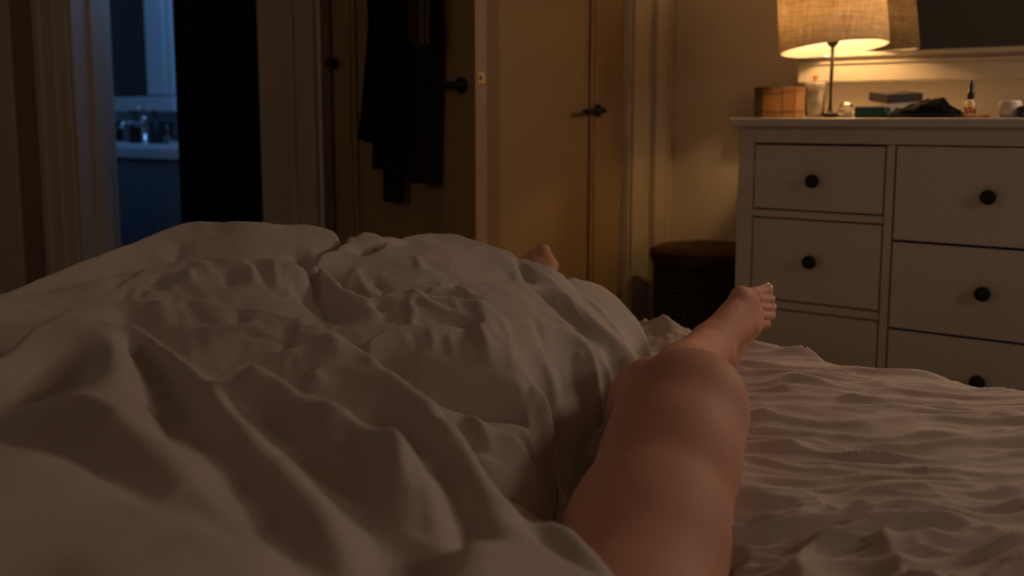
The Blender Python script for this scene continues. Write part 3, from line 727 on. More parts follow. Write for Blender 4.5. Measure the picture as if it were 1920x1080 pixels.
# sheet
def sheet():
    us = np.concatenate([np.linspace(BU0, -.9, 60)[:-1], np.arange(-.9, .25, .0032), np.linspace(.25, BU1, 30)])
    vs = np.concatenate([np.linspace(BV0, .3, 60)[:-1], np.arange(.3, BV1 - .03, .0032), np.linspace(BV1 - .03, BV1, 16)[1:]])
    U, V = np.meshgrid(us, vs); X = ca * U + sa * V; Y = -sa * U + ca * V
    # folds pulled sideways from under the leg: long across the view, closely spaced along it
    wx = X + .04 * fbm(X * 4, Y * 4, 11); wy = Y + .028 * fbm(X * 3.2, Y * 5, 21) + .10 * (X - .3) * (Y - 1.2)
    amp = .80 + .65 * np.clip(fbm(X * 2.5, Y * 3, 31) + .5, 0, 1)
    def cr(x, y, seed, sh=1.7, p=3): return np.maximum(0, 1 - np.abs(perlin(x, y, seed)) * sh) ** p
    fan = np.clip((X - .25) / .5, -.3, 1.5)
    wy2 = wy + .05 * fan * (Y - 1.3)
    w1 = cr(wx * 1.9, wy2 * 10, 41) * .0125
    w2 = cr(wx * 2.8 + 5, wy2 * 19, 43) * .0080
    w3 = cr(wx * 4.5 + 2, wy2 * 36, 47) * .0036
    w6 = cr(wx * 3 - wy2 * 7, wy2 * 15 + wx * 2, 67) * .0045
    ns = np.clip((1.35 - Y) / .5, 0, 1)
    w4 = (cr(wx * 3.6 + wy * 2, wy * 8.5 - wx * 2.4, 53, 1.5, 2) * .016) * ns
    w5 = (cr(wx * 3.0 - wy * 6, wy * 7 + wx * 3, 59) * .010) * ns
    w1 = w1 + w6
    edge = np.clip((BV1 - V) / .02, 0, 1)
    h = (w1 + w2 + w3 + w4 + w5) * amp + .006 * fbm(X * 5, Y * 5, 61)
    # rucked sheet at the foot end
    h = h + .030 * np.exp(-((X - .27) / .09) ** 2 - ((V - 1.63) / .06) ** 2) * (1 + .8 * fbm(X * 16, Y * 16, 71))
    h = h - .012 + .010 * np.exp(-((X - .50) / .10) ** 2 - ((V - 1.64) / .05) ** 2)
    h = h * edge + dent(X, Y) + bed_round(U, V)
    Z = MAT + h
    # skirt falling over the edge
    ny, nx = U.shape
    co = [np.stack([U, V, Z], -1).reshape(-1, 3)]; i = np.arange(nx * ny).reshape(ny, nx)
    q = [np.stack([i[:-1, :-1], i[:-1, 1:], i[1:, 1:], i[1:, :-1]], -1).reshape(-1, 4)]
    b = np.array(list(i[0, :]) + list(i[1:, -1]) + list(i[-1, -2::-1]) + list(i[-2:0:-1, 0]))
    base = co[0][b]; prev = b; n = nx * ny
    cx, cy = (BU0 + BU1) / 2, (BV0 + BV1) / 2
    s = np.arange(len(b))
    for k, (dz, dr) in enumerate(((.02, .004), (.06, .006), (.11, .005), (.16, .001))):
        c = base.copy(); c[:, 2] = MAT - .05 - dz
        outu = np.where(base[:, 0] > BU1 - .001, 1, np.where(base[:, 0] < BU0 + .001, -1, 0)); outv = np.where(base[:, 1] > BV1 - .001, 1, np.where(base[:, 1] < BV0 + .001, -1, 0))
        wob = dr + .004 * np.sin(base[:, 0] * 31 + base[:, 1] * 27)
        c[:, 0] += outu * wob; c[:, 1] += outv * wob
        co.append(c); cur = n + np.arange(len(b)); n += len(b)
        q.append(np.stack([prev, cur, np.roll(cur, -1), np.roll(prev, -1)], -1)); prev = cur
    o = mesh_from('fitted_sheet', np.concatenate(co), np.concatenate(q), M['sheet'])
    tag(o, 'creased pale sheet stretched over the mattress right of the bare leg', 'sheet')
sheet()

# ------------------------------------------------------------------ the sleeper's legs (one continuous skin)
class SDF:
    """signed-distance body on a graded grid, finer around the feet"""
    def __init__(s, *axes):
        s.ax = [np.concatenate([np.arange(a, b - 1e-9, h) for a, b, h in ax]) for ax in axes]
        s.F = np.full([len(a) for a in s.ax], .05, np.float32)
    def add(s, fn, lo, hi, k, sub=False):
        a = [max(0, np.searchsorted(s.ax[i], lo[i] - k * 1.5) - 1) for i in range(3)]; b = [min(len(s.ax[i]), np.searchsorted(s.ax[i], hi[i] + k * 1.5) + 1) for i in range(3)]
        if min(b[i] - a[i] for i in range(3)) <= 0: return
        X, Y, Z = np.meshgrid(s.ax[0][a[0]:b[0]], s.ax[1][a[1]:b[1]], s.ax[2][a[2]:b[2]], indexing='ij')
        d = fn(X, Y, Z).astype(np.float32); v = s.F[a[0]:b[0], a[1]:b[1], a[2]:b[2]]
        if sub:
            hq = np.maximum(k - np.abs(-d - v), 0) / k; r = np.maximum(v, -d) + hq * hq * k * .25
        else:
            hq = np.maximum(k - np.abs(d - v), 0) / k; r = np.minimum(v, d) - hq * hq * k * .25
        s.F[a[0]:b[0], a[1]:b[1], a[2]:b[2]] = r
    def cap(s, a, b, ra, rb, k=.02, sub=False):
        a, b = np.array(a, float), np.array(b, float); ba = b - a; L2 = float(ba @ ba); mr = max(ra, rb)
        def fn(X, Y, Z):
            px, py, pz = X - a[0], Y - a[1], Z - a[2]
            t = np.clip((px * ba[0] + py * ba[1] + pz * ba[2]) / L2, 0, 1)
            return np.sqrt((px - t * ba[0]) ** 2 + (py - t * ba[1]) ** 2 + (pz - t * ba[2]) ** 2) - (ra + (rb - ra) * t)
        s.add(fn, np.minimum(a, b) - mr - .01, np.maximum(a, b) + mr + .01, k, sub)
    def ell(s, c, r, R=None, k=.02, sub=False):
        c, r = np.array(c, float), np.array(r, float); R = np.eye(3) if R is None else np.array(R); m = r.max()
        def fn(X, Y, Z):
            p = [X - c[0], Y - c[1], Z - c[2]]
            q = [sum(R[j][i] * p[j] for j in range(3)) / r[i] for i in range(3)]
            l = np.sqrt(q[0] ** 2 + q[1] ** 2 + q[2] ** 2); return (l - 1) * r.min()
        s.add(fn, c - m - .01, c + m + .01, k, sub)
    def mesh(s):
        F = s.F; nx, ny, nz = F.shape; neg = F < 0
        cnt = np.zeros((nx - 1, ny - 1, nz - 1), np.int8); P = np.zeros((3, nx - 1, ny - 1, nz - 1), np.float32)
        c = [slice(0, -1), slice(1, None)]
        for axis in range(3):
            for d1 in (0, 1):
                for d2 in (0, 1):
                    o = [0, 0, 0]; oth = [i for i in range(3) if i != axis]; o[oth[0]] = d1; o[oth[1]] = d2
                    o2 = list(o); o2[axis] = 1
                    A = F[c[o[0]], c[o[1]], c[o[2]]]; B = F[c[o2[0]], c[o2[1]], c[o2[2]]]
                    mk = (A < 0) != (B < 0)
                    t = np.where(mk, A / np.where(mk, A - B, 1), 0)
                    cnt += mk
                    for i in range(3): P[i] += mk * ((t if i == axis else o[i]))
        act = cnt > 0; idx = np.full(act.shape, -1, np.int64); ii = np.argwhere(act); idx[act] = np.arange(len(ii))
        gg = ii + np.stack([P[i][act] / cnt[act] for i in range(3)], -1)
        co = np.stack([np.interp(gg[:, i], np.arange(len(s.ax[i])), s.ax[i]) for i in range(3)], -1)
        quads = []
        for axis in range(3):
            sl0 = [slice(1, -1)] * 3; sl1 = [slice(1, -1)] * 3; sl0[axis] = slice(0, -1); sl1[axis] = slice(1, None)
            A = neg[tuple(sl0)]; B = neg[tuple(sl1)]; e = np.argwhere(A != B)
            if not len(e): continue
            inside = A[tuple(e.T)]
            base = e.copy()
            for i in range(3):
                if i != axis: base[:, i] += 1
            o1, o2 = [(1, 2), (2, 0), (0, 1)][axis]
            def g(a, b):
                p = base.copy(); p[:, o1] -= a; p[:, o2] -= b; return idx[p[:, 0], p[:, 1], p[:, 2]]
            q = np.stack([g(1, 1), g(0, 1), g(0, 0), g(1, 0)], -1)
            q[~inside] = q[~inside][:, ::-1]; quads.append(q)
        return co, np.concatenate(quads)

def person():
    S = SDF([(-.30, -.04, .005), (-.04, .085, .003), (.085, .36, .0045), (.36, .50, .0018)], [(.22, 1.56, .005), (1.56, 1.70, .0018), (1.70, 1.82, .003)], [(-.20, .03, .0045), (.03, .15, .0018), (.15, .22, .003)])
    # pelvis
    S.ell((-.03, .40, -.06), (.17, .13, .10), k=.03)
    # right thigh to knee
    for a, b in zip(RL, RL[1:]): S.cap(a[:3], b[:3], a[3], b[3], .03)
    K = RL[-1]
    S.ell((.222, 1.115, .098), (.040, .042, .038), k=.04)                    # kneecap
    S.ell((.180, 1.085, .052), (.050, .060, .045), k=.03)                    # inner condyle
    # calf, shin, ankle
    S.cap((.203, 1.12, .060), (.196, 1.25, .040), .056, .054, .06)
    S.cap((.190, 1.25, .040), (.258, 1.40, .040), .054, .042, .03)
    S.cap((.258, 1.40, .042), (.322, 1.53, .050), .042, .034, .03)
    S.ell((.198, 1.24, .030), (.040, .085, .036), k=.05)                     # calf belly
    S.ell((.293, 1.530, .052), (.014, .016, .015), k=.018); S.ell((.350, 1.540, .040), (.014, .016, .015), k=.018)   # malleoli
    # foot
    A = np.array((.328, 1.545, .055)); heel = np.array((.352, 1.600, .024))
    S.cap((.325, 1.54, .04), heel, .032, .030, .02)
    balls = [np.array(on_y3(1389, 557, 1.610)), np.array(on_y3(1402, 566, 1.612)), np.array(on_y3(1408, 581, 1.612)), np.array(on_y3(1411, 597, 1.606)), np.array(on_y3(1409, 613, 1.596))]
    for i, bb in enumerate(balls):
        S.cap(A, bb, .027 - .001 * i, (.0150, .0095, .0090, .0088, .0095)[i], .016)
        S.cap(heel, bb + np.array((.006, .012, -.004)), .025, .0115, .018)
    S.cap(heel, balls[0] + (.010, .014, -.006), .024, .014, .02)
    S.ell(balls[0] + np.array((-.001, -.004, .003)), (.0165, .0165, .0165), k=.008)
    S.cap(balls[0], balls[4], .0105, .0085, .010)
    # tendons on the instep
    for i in (0, 1, 2, 3): S.cap(A + (0, -.006, .020), balls[i] + (-.002, -.007, .005), .006, .0032, .006)
    S.cap(A + (-.002, -.014, .012), A + (.03, .02, .038), .010, .006, .010)
    tips = [(1436, 545, 1.655), (1444, 562, 1.648), (1447, 577, 1.645), (1446, 592, 1.638), (1437, 608, 1.626)]
    rad = [(.0122, .0118), (.0074, .0078), (.0070, .0074), (.0068, .0072), (.0066, .0070)]
    nails = []
    for i, (tx, ty, yy) in enumerate(tips):
        T = np.array(on_y3(tx, ty, yy)); B = balls[i]; Md = B * .48 + T * .52 + np.array((-.002, -.006, .004 if i else .001))
        S.cap(B, Md, rad[i][0], rad[i][0] * .92, .0035); S.cap(Md, T, rad[i][0] * .90, rad[i][1] * .94, .003)
        S.ell(T, (rad[i][1] * 1.08,) * 3, k=.003)
        d = (T - Md); d /= np.linalg.norm(d); nails.append((T, d, rad[i][1]))
    # left leg under the duvet, its foot standing up past the far hem
    LL = [(-.12, .46, -.06, .088), (-.155, .80, -.030, .076), (-.165, 1.08, -.004, .056), (-.130, 1.22, -.010, .052), (-.06, 1.45, .010, .042), (.005, 1.66, .045, .034)]
    for a, b in zip(LL, LL[1:]): S.cap(a[:3], b[:3], a[3], b[3], .03)
    A2 = np.array((.008, 1.675, .050)); h2 = np.array((.008, 1.72, .018))
    S.cap(A2, h2, .032, .028, .02)
    b2 = [np.array(on_y3(1029, 497, 1.765)), np.array(on_y3(1012, 500, 1.765)), np.array(on_y3(1000, 506, 1.762)), np.array(on_y3(988, 514, 1.756)), np.array(on_y3(976, 524, 1.748))]
    t2 = [(1019, 471, 1.785), (998, 478, 1.782), (985, 488, 1.778), (973, 500, 1.772), (963, 512, 1.762)]
    for i, bb in enumerate(b2):
        S.cap(A2, bb, .028, .015 if i == 0 else .012, .022); S.cap(h2, bb + (0, .01, -.008), .026, .013, .022)
        T = np.array(on_y3(*t2[i])); Md = bb * .5 + T * .5 + np.array((0, -.004, 0)); r = (.0135, .0092, .0088, .0084, .008)[i]
        S.cap(bb, Md, r, r * .92, .006); S.cap(Md, T, r * .92, r * .9, .005); S.ell(T, (r * 1.0,) * 3, k=.004)
    T = np.array(on_y3(*t2[0])); nails.append((T, np.array((0, .35, .94)), .0118))
    co, q = S.mesh()
    # light smoothing of the net
    for _ in range(2):
        acc = np.zeros_like(co); cn = np.zeros(len(co))
        for a, b in ((0, 1), (1, 2), (2, 3), (3, 0)):
            np.add.at(acc, q[:, a], co[q[:, b]]); np.add.at(acc, q[:, b], co[q[:, a]]); np.add.at(cn, q[:, a], 1); np.add.at(cn, q[:, b], 1)
        co = co * .5 + .5 * acc / np.maximum(cn, 1)[:, None]
    wc = np.stack([ca * co[:, 0] - sa * co[:, 1], sa * co[:, 0] + ca * co[:, 1], co[:, 2] + MAT], -1)
    o = mesh_from('person', wc, q, M['skin'])
    tag(o, 'person lying on the bed, bare legs, one leg outside the duvet with knee slightly bent', 'person')
    for T, d, r in nails:
        bm = bmesh.new(); bmesh.ops.create_uvsphere(bm, u_segments=16, v_segments=10, radius=1.0)
        dw = Vector((ca * d[0] - sa * d[1], sa * d[0] + ca * d[1], d[2])).normalized()
        view = (Vector((0, 0, EYE)) - Vector(W(T[0], T[1], T[2] + MAT))).normalized(); up = (Vector((0, 0, 1)) * .6 + view * .8); up = (up - dw * up.dot(dw)).normalized(); sd = dw.cross(up)
        mt = Matrix(((sd.x, dw.x, up.x), (sd.y, dw.y, up.y), (sd.z, dw.z, up.z))).to_4x4()
        bm.transform(Matrix.Diagonal((r * .62, r * .70, r * .22, 1))); bm.transform(mt)
        c_ = Vector(W(T[0], T[1], T[2] + MAT)) + up * r * .90 + dw * r * .25
        bm.transform(Matrix.Translation(c_)); bobj('toenail', bm, M['nail'], o, True)
def on_y3(px, py, y):
    a = on_y(px, py, y); return (a[0], a[1], a[2] - MAT)
person()

# ------------------------------------------------------------------ duvet
def duvet():
    st = .004; x0, x1, y0, y1 = -1.30, .36, .30, 2.10
    xs = np.arange(x0, x1, st); ys = np.arange(y0, y1, st); X, Y = np.meshgrid(xs, ys)
    U = ca * X - sa * Y; V = sa * X + ca * Y
    def plan(pts):                        # (px, py, height above the mattress) read off the photo's folds
        return [(*on_z(px, py, MAT + h), h) for px, py, h in pts]
    lines = []
    def line(pts, lip=None, deep=0.0):
        p = [(x, y, h - deep) for x, y, h in plan(pts)]
        if len(p) > 2:                    # round the hand-read points into a flowing curve
            q = np.array([p[0]] + p + [p[-1]]); o_ = []
            for i in range(1, len(q) - 2):
                for t in (0, .25, .5, .75):
                    o_.append(tuple(.5 * (2 * q[i] + (q[i + 1] - q[i - 1]) * t + (2 * q[i - 1] - 5 * q[i] + 4 * q[i + 1] - q[i + 2]) * t * t + (3 * q[i] - q[i - 1] - 3 * q[i + 1] + q[i + 2]) * t ** 3)))
            o_.append(tuple(q[-2])); p = np.array(o_)
            for _ in range(3): p[1:-1] = .5 * p[1:-1] + .25 * (p[:-2] + p[2:])
            p = [tuple(a) for a in p]
        lines.append(p)
        if lip:
            q = []
            for (x, y, h) in p:
                r = math.hypot(x, y); q.append((x * (1 + lip[0] / r), y * (1 + lip[0] / r), h - lip[1]))
            lines.append(q)
    # back outline
    line([(-60, 560, .19), (0, 545, .20), (60, 522, .208), (110, 503, .215), (160, 487, .222), (215, 468, .23), (280, 444, .24), (350, 424, .25), (410, 416, .257), (470, 414, .26), (540, 417, .253), (600, 425, .245), (660, 436, .235), (720, 445, .225)])
    line([(720, 452, .222), (760, 443, .217), (800, 440, .212), (840, 442, .208), (900, 457, .20), (940, 467, .19), (970, 480, .18), (1008, 495, .165), (1040, 511, .15), (1075, 520, .135), (1110, 528, .12), (1142, 547, .105), (1160, 562, .095), (1176, 582, .085), (1200, 612, .06), (1218, 643, .04)])
    # second fold
    line([(-60, 572, .20), (0, 556, .20), (50, 553, .197), (107, 551, .195), (170, 533, .20), (252, 513, .205), (327, 494, .215), (380, 487, .218), (440, 483, .22), (500, 484, .218), (547, 491, .215), (604, 497, .205), (632, 520, .19), (654, 551, .175), (685, 585, .155), (711, 608, .135)], (.045, .04))
    line([(560, 520, .175), (600, 560, .165), (640, 600, .145)], None, .014)
    line([(660, 520, .195), (700, 555, .178), (722, 595, .150)], None, .014)
    # front roll
    line([(-60, 668, .20), (0, 640, .205), (40, 615, .205), (82, 595, .205), (130, 578, .205), (189, 567, .205), (240, 560, .205), (302, 557, .205), (360, 558, .203), (409, 563, .2), (470, 571, .196), (535, 584, .19), (600, 606, .181), (661, 634, .17), (710, 663, .16), (755, 696, .15), (810, 735, .138), (862, 778, .125), (912, 835, .112), (950, 888, .10), (1000, 915, .095), (1061, 913, .095), (1110, 960, .09), (1167, 1006, .085), (1236, 1080, .08), (1290, 1160, .075)], (.05, .085))
    line([(250, 600, .2), (300, 622, .195), (352, 652, .19), (400, 690, .185), (440, 733, .18), (503, 796, .175), (566, 859, .168), (629, 922, .162), (667, 966, .158), (686, 1080, .15), (690, 1200, .14)], (.06, .035))
    line([(403, 661, .195), (440, 660, .194), (478, 664, .19), (520, 678, .185), (554, 696, .18), (629, 733, .17), (692, 771, .16), (750, 805, .152), (805, 842, .145), (828, 878, .14), (843, 941, .133), (837, 1004, .127), (818, 1080, .12), (800, 1200, .11)], (.09, .055))
    line([(480, 700, .176), (540, 760, .155), (610, 840, .138), (670, 920, .12), (715, 1000, .105), (745, 1080, .095), (750, 1200, .08)], None, .036)
    line([(640, 700, .158), (720, 740, .138), (790, 800, .115), (830, 850, .10), (850, 900, .09), (855, 960, .08), (850, 1010, .07), (830, 1075, .06), (815, 1180, .05)], None, .036)
    line([(755, 730, .140), (824, 803, .122), (873, 884, .10), (934, 941, .095), (1028, 990, .09), (1093, 1047, .085), (1110, 1080, .08), (1150, 1180, .07)])
    line([(840, 790, .115), (881, 850, .083), (905, 885, .075), (955, 938, .070), (1004, 975, .068), (1060, 1030, .062), (1130, 1085, .055)], None, .036)
    line([(208, 600, .2), (214, 640, .195), (220, 683, .185), (208, 740, .188), (264, 803, .185), (340, 853, .18), (430, 940, .17), (520, 1010, .16), (560, 1080, .15), (600, 1180, .14)])
    line([(262, 640, .18), (300, 680, .172), (350, 730, .165), (410, 800, .158), (470, 868, .148), (540, 948, .140), (600, 1040, .13), (630, 1120, .12), (640, 1220, .11)], None, .036)
    line([(-60, 730, .175), (0, 712, .18), (80, 690, .18), (150, 675, .178)], None, .036)
    line([(-60, 810, .195), (0, 828, .2), (60, 836, .198), (126, 853, .195), (220, 903, .19), (315, 948, .185), (409, 1004, .175), (503, 1067, .165), (560, 1120, .155)])
    line([(-60, 760, .18), (60, 775, .18), (126, 800, .178), (200, 840, .170), (300, 890, .165), (400, 955, .155)], None, .036)
    line([(100, 740, .19), (150, 715, .19), (205, 720, .185)])
    # middle lump
    line([(574, 488, .212), (620, 470, .214), (665, 455, .218), (705, 449, .219), (742, 447, .217), (790, 452, .211), (829, 460, .205)])
    line([(610, 492, .196), (660, 482, .190), (700, 476, .192), (745, 466, .199)], None, .014)
    line([(680, 492, .195), (723, 473, .205), (760, 464, .208), (790, 460, .21), (840, 460, .207), (877, 463, .203), (915, 468, .196), (954, 479, .187), (975, 500, .172), (990, 530, .152)], (.03, .02))
    line([(690, 563, .168), (735, 550, .172), (781, 543, .177), (830, 538, .178), (877, 535, .177), (930, 530, .172), (973, 529, .166), (1000, 542, .155), (1021, 559, .145), (1045, 582, .132), (1070, 607, .12), (1108, 645, .1), (1147, 689, .078)], (.03, .025))
    line([(790, 512, .183), (860, 508, .180), (920, 508, .174), (955, 514, .163)], None, .014)
    line([(1005, 540, .143), (1060, 580, .115), (1110, 622, .092), (1160, 668, .07)], None, .014)
    line([(964, 483, .181), (1021, 511, .158), (1055, 535, .144), (1084, 559, .129), (1127, 602, .105), (1160, 630, .086), (1190, 655, .064), (1206, 672, .045)], (.03, .018))
    line([(1060, 520, .137), (1100, 548, .120), (1140, 590, .098), (1180, 632, .066)], None, .014)
    line([(689, 632, .148), (720, 612, .154), (757, 605, .157), (800, 603, .156), (838, 607, .152), (868, 615, .145), (891, 628, .138)], (.025, .02))
    line([(891, 628, .138), (905, 600, .150), (930, 585, .156)])
    line([(900, 560, .168), (918, 610, .150), (930, 660, .130)])
    line([(990, 570, .150), (1010, 630, .122), (1040, 690, .098)])
    line([(940, 590, .147), (960, 640, .128), (985, 700, .105)])
    line([(720, 672, .128), (760, 700, .118), (800, 735, .100), (858, 772, .074), (925, 788, .062), (990, 797, .055), (1010, 825, .045), (1046, 815, .043), (1085, 790, .043), (1118, 762, .043), (1130, 735, .052), (1128, 712, .062), (1147, 700, .066), (1175, 705, .05), (1200, 690, .045), (1220, 665, .035)], (.010, .03))
    line([(990, 740, .086), (992, 797, .055)])
    line([(790, 660, .131), (860, 690, .116), (930, 710, .103), (1000, 725, .094), (1060, 720, .088), (1105, 705, .083)])
    # small roll under it
    line([(868, 790, .066), (925, 798, .072), (988, 813, .068), (1012, 835, .060), (1024, 862, .040)], (.02, .02))
    line([(880, 825, .064), (930, 840, .062), (985, 858, .048), (1010, 880, .028)], None, .014)
    line([(905, 850, .057), (950, 880, .046), (1000, 903, .015)])
    # plan guide: right hem tucked down beside the leg; far hem
    hem = [(.285, 1.80), (.270, 1.62), (.243, 1.52), (.170, 1.43), (.128, 1.31), (.064, 1.185), (.040, 1.11), (.036, 1.03), (.045, .96), (.078, .90), (.125, .84), (.155, .78), (.178, .73), (.21, .64), (.24, .50), (.26, .28)]
    F = np.zeros_like(X); fix = np.zeros(X.shape, bool)
    # right of the hem: below the sheet
    hx = np.interp(ys[::1], [p[1] for p in hem][::-1], [p[0] for p in hem][::-1])
    right = X > hx[:, None]
    F[right] = -.09; fix |= right
    out = (U < BU0 - .10) | (V > BV1 + .06)
    F[out] = -.30; fix |= out
    # far side tuck beside the left foot
    def near_line(pts, w, hval):
        for a, b in zip(pts, pts[1:]):
            d, t = seg_dist(X, Y, a, b); mk = (d < w) & ~right; F[mk] = hval; fix[mk] = True
    near_line([(-.10, 1.84), (.03, 1.775), (.09, 1.775), (.14, 1.86)], .012, .0)
    for p in lines:
        for a, b in zip(p, p[1:]):
            n = max(2, int(math.hypot(b[0] - a[0], b[1] - a[1]) / (st * .5)))
            for t in np.linspace(0, 1, n):
                i = int(round((a[1] + (b[1] - a[1]) * t - y0) / st)); j = int(round((a[0] + (b[0] - a[0]) * t - x0) / st))
                if 0 <= i < len(ys) and 0 <= j < len(xs) and not right[i, j]:
                    F[i, j] = a[2] + (b[2] - a[2]) * t; fix[i, j] = True
    F[0, :] = np.where(right[0], -.09, .17); fix[0, :] = True
    F[:, 0] = np.where(out[:, 0], -.3, .19); fix[:, 0] = True
    F[-1, :] = -.3; fix[-1, :] = True
    # relax coarse to fine; a little inflation keeps the down filling plump
    puff = 2.6
    H = None
    for lev in (16, 8, 4, 2, 1):
        ny, nx = (X.shape[0] + lev - 1) // lev, (X.shape[1] + lev - 1) // lev
        num = np.zeros((ny, nx)); den = np.zeros((ny, nx))
        ii, jj = np.nonzero(fix); np.add.at(num, (ii // lev, jj // lev), F[ii, jj]); np.add.at(den, (ii // lev, jj // lev), 1)
        fx = den > 0; val = num / np.maximum(den, 1)
        if H is None: H = np.where(fx, val, .15)
        else:
            H = np.repeat(np.repeat(H, 2, 0), 2, 1)[:ny, :nx]
            if H.shape != (ny, nx): H = np.pad(H, [(0, ny - H.shape[0]), (0, nx - H.shape[1])], mode='edge')
        src = puff * (st * lev) ** 2 / 4
        for _ in range({16: 500, 8: 300, 4: 200, 2: 140, 1: 90}[lev]):
            H[fx] = val[fx]
            P = np.pad(H, 1, mode='edge')
            H = (P[:-2, 1:-1] + P[2:, 1:-1] + P[1:-1, :-2] + P[1:-1, 2:]) / 4 + src
        H[fx] = val[fx]
    sharp = blur(H, 1.0); mid = blur(H, 2.2); soft = blur(H, 4.0)
    base_ = blur(H, 14.0); H = np.where(H > .03, H + .45 * (H - base_) * np.clip((H - .03) / .04, 0, 1), H)
    kf = np.clip((Y - .75) / .35, 0, 1)           # the near rolls are the thick, soft part of the quilt
    H = np.where(kf > .5, mid + (sharp - mid) * (kf - .5) * 2 * .8, soft + (mid - soft) * kf * 2)
    # creases in the cotton cover
    inside = np.clip((H - .01) / .05, 0, 1)
    wx = X + .05 * fbm(X * 5, Y * 5, 101); wy = Y + .05 * fbm(X * 5, Y * 5, 111)
    fine = np.clip((Y - .85) / .4, 0.12, 1)
    pat = np.clip(fbm(X * 3.5, Y * 3.5, 121) * .8 + .95, .45, 1.5)
    def cr(x, y, seed, sh=1.8, p=3): return np.maximum(0, 1 - np.abs(perlin(x, y, seed)) * sh) ** p
    t1, n1 = .88 * wx - .47 * wy, .47 * wx + .88 * wy
    t2, n2 = .80 * wx + .60 * wy, -.60 * wx + .80 * wy
    wr = cr(t1 * 4.5, n1 * 12, 131) * .0072 + cr(t2 * 5, n2 * 11 + 3, 137) * .0045
    wr = wr + cr(t1 * 9 + 4, n1 * 22, 139) * .0030 + cr(wx * 20, wy * 9 + 7, 149) * .0034 + cr(t2 * 12, n2 * 26, 151) * .0014
    big = fbm(X * 7 + 3, Y * 5, 151) * .006
    wr = .0085 * np.tanh(wr / .0085)
    DS = np.full(X.shape, 9.0)
    for p in lines[:2]:
        for a, b in zip(p, p[1:]): DS = np.minimum(DS, seg_dist(X, Y, a, b)[0])
    H = H + .008 * np.exp(-(DS / .09) ** 2) * inside
    fine = fine * (1 - .65 * np.exp(-(DS / .07) ** 2))
    fine = fine * np.clip(1.0 - (Y - 1.35) / .5, .55, 1)
    H = H + inside * (wr * pat * fine + big * (1.2 - fine)) - inside * .003
    def surf(px, py):                     # where the sight line meets the quilt
        r, f, dz = ray(px, py); dd_ = np.arange(.42, 2.0, .004); hr = EYE + dz / f * dd_ - MAT; xr = r / f * dd_
        i = np.clip(np.round((dd_ - y0) / st).astype(int), 0, len(ys) - 1); j = np.clip(np.round((xr - x0) / st).astype(int), 0, len(xs) - 1)
        hit = np.nonzero(hr <= H[i, j])[0]; k_ = hit[0] if len(hit) else -1
        x, y = xr[k_], dd_[k_]
        return x, y
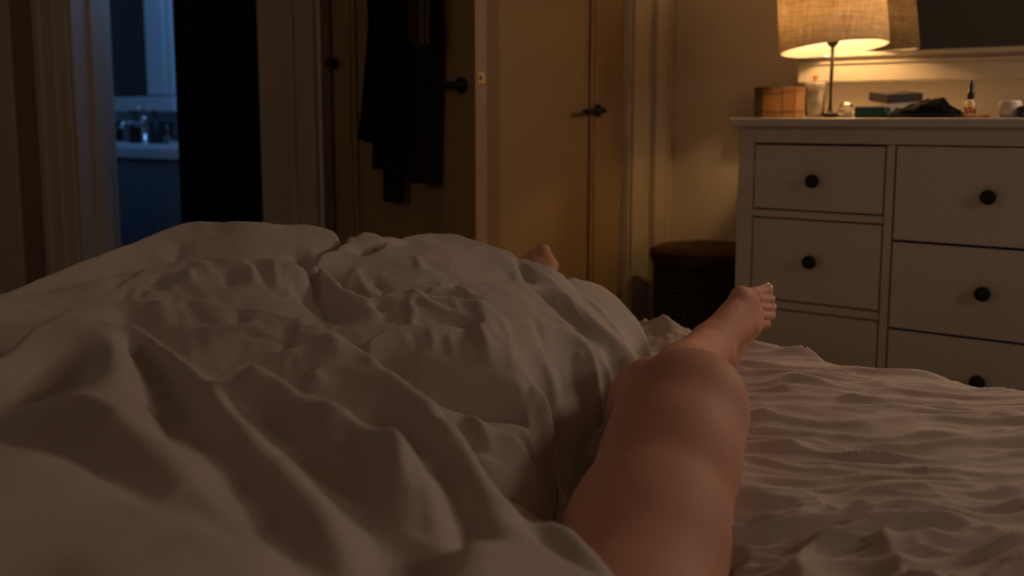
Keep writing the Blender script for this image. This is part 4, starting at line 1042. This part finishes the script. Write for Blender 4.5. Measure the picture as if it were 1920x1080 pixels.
    cr_ = [([(338, 452), (334, 470), (316, 488)], -.010, .012), ([(545, 468), (556, 482), (579, 489)], -.010, .009),
           ([(612, 470), (640, 480)], -.003, .009),
           ([(434, 496), (431, 538)], -.008, .009), ([(510, 494), (522, 551)], .009, .008), ([(352, 507), (359, 538)], .006, .008), ([(541, 513), (585, 576), (623, 601)], -.008, .009),
           ([(470, 500), (480, 545)], .006, .008), ([(300, 512), (296, 545)], -.006, .009), ([(585, 505), (620, 545), (655, 592)], .007, .009),
           ([(302, 566), (296, 596), (308, 628)], .006, .012), ([(441, 578), (452, 608)], -.005, .011), ([(535, 608), (541, 654)], -.007, .012), ([(620, 625), (640, 680)], .005, .012),
           ([(765, 558), (773, 582), (770, 612)], .006, .007), ([(651, 544), (668, 514), (723, 560)], .007, .008), ([(891, 614), (906, 641), (920, 694)], .009, .008),
           ([(988, 706), (990, 798)], -.008, .007), ([(1002, 593), (1026, 672)], -.008, .007), ([(805, 612), (816, 662)], .003, .006), ([(838, 626), (853, 672)], .003, .006), ([(770, 620), (785, 660)], -.003, .006),
           ([(973, 487), (988, 535), (1041, 568)], -.008, .009), ([(940, 590), (955, 640), (960, 700)], .006, .007), ([(800, 556), (850, 552), (905, 562)], -.008, .006), ([(690, 640), (700, 690)], .005, .007),
           ([(700, 520), (720, 545), (760, 552)], -.007, .007), ([(780, 480), (790, 512)], .007, .007), ([(1060, 560), (1090, 610), (1120, 640)], .006, .007),
           ([(1100, 560), (1140, 600), (1170, 640)], .006, .006), ([(1080, 660), (1100, 720), (1095, 770)], .007, .007), ([(1050, 690), (1058, 760)], -.007, .007), ([(930, 720), (936, 770)], .006, .006),
           ([(264, 752), (308, 778), (315, 828)], -.010, .014), ([(459, 689), (478, 727), (535, 790)], .008, .014), ([(547, 702), (566, 727), (604, 752)], -.007, .012), ([(580, 705), (604, 730)], .006, .010),
           ([(629, 765), (667, 828), (686, 916)], -.012, .016), ([(725, 795), (745, 850), (750, 930)], .010, .014), ([(770, 850), (790, 930), (785, 1010)], -.008, .012), ([(860, 760), (900, 810), (925, 860)], .008, .010),
           ([(980, 930), (1020, 945), (1060, 990)], -.009, .010), ([(1100, 985), (1140, 1040)], .007, .010), ([(80, 770), (150, 760), (230, 790)], .008, .015), ([(330, 925), (400, 965), (470, 1030)], -.008, .016)]
    add = np.zeros_like(H)
    for pts, amp, wd in cr_:
        pl_ = [surf(*p) for p in pts]; D = np.full(X.shape, 9.0); n = len(pl_) - 1; tt = np.zeros_like(X)
        for k_, (a, b) in enumerate(zip(pl_, pl_[1:])):
            d, t = seg_dist(X, Y, a, b); m_ = d < D; D[m_] = d[m_]; tt[m_] = (k_ + t[m_]) / n
        add += amp * np.exp(-np.abs(D / wd) ** 1.5) * (np.clip(1 - np.abs(2 * tt - 1) ** 3, .0, 1) ** .7)
    H = H + add * inside * 1.15
    mask = (H > -.07) & ~(right & (H < -.02))
    mask &= ~((U < BU0 - .09) | (V > BV1 + .05))
    H = np.maximum(H, -.29)
    over = (U < BU0) | (V > BV1)
    mask |= (over & (H > -.28) & ~right & ~((U < BU0 - .1) | (V > BV1 + .06)))
    o = grid_obj('duvet', X, Y, MAT + H, M['duvet'], mask=mask)
    tag(o, 'thick grey beige duvet heaped in big folds over the left of the bed', 'duvet')
duvet()
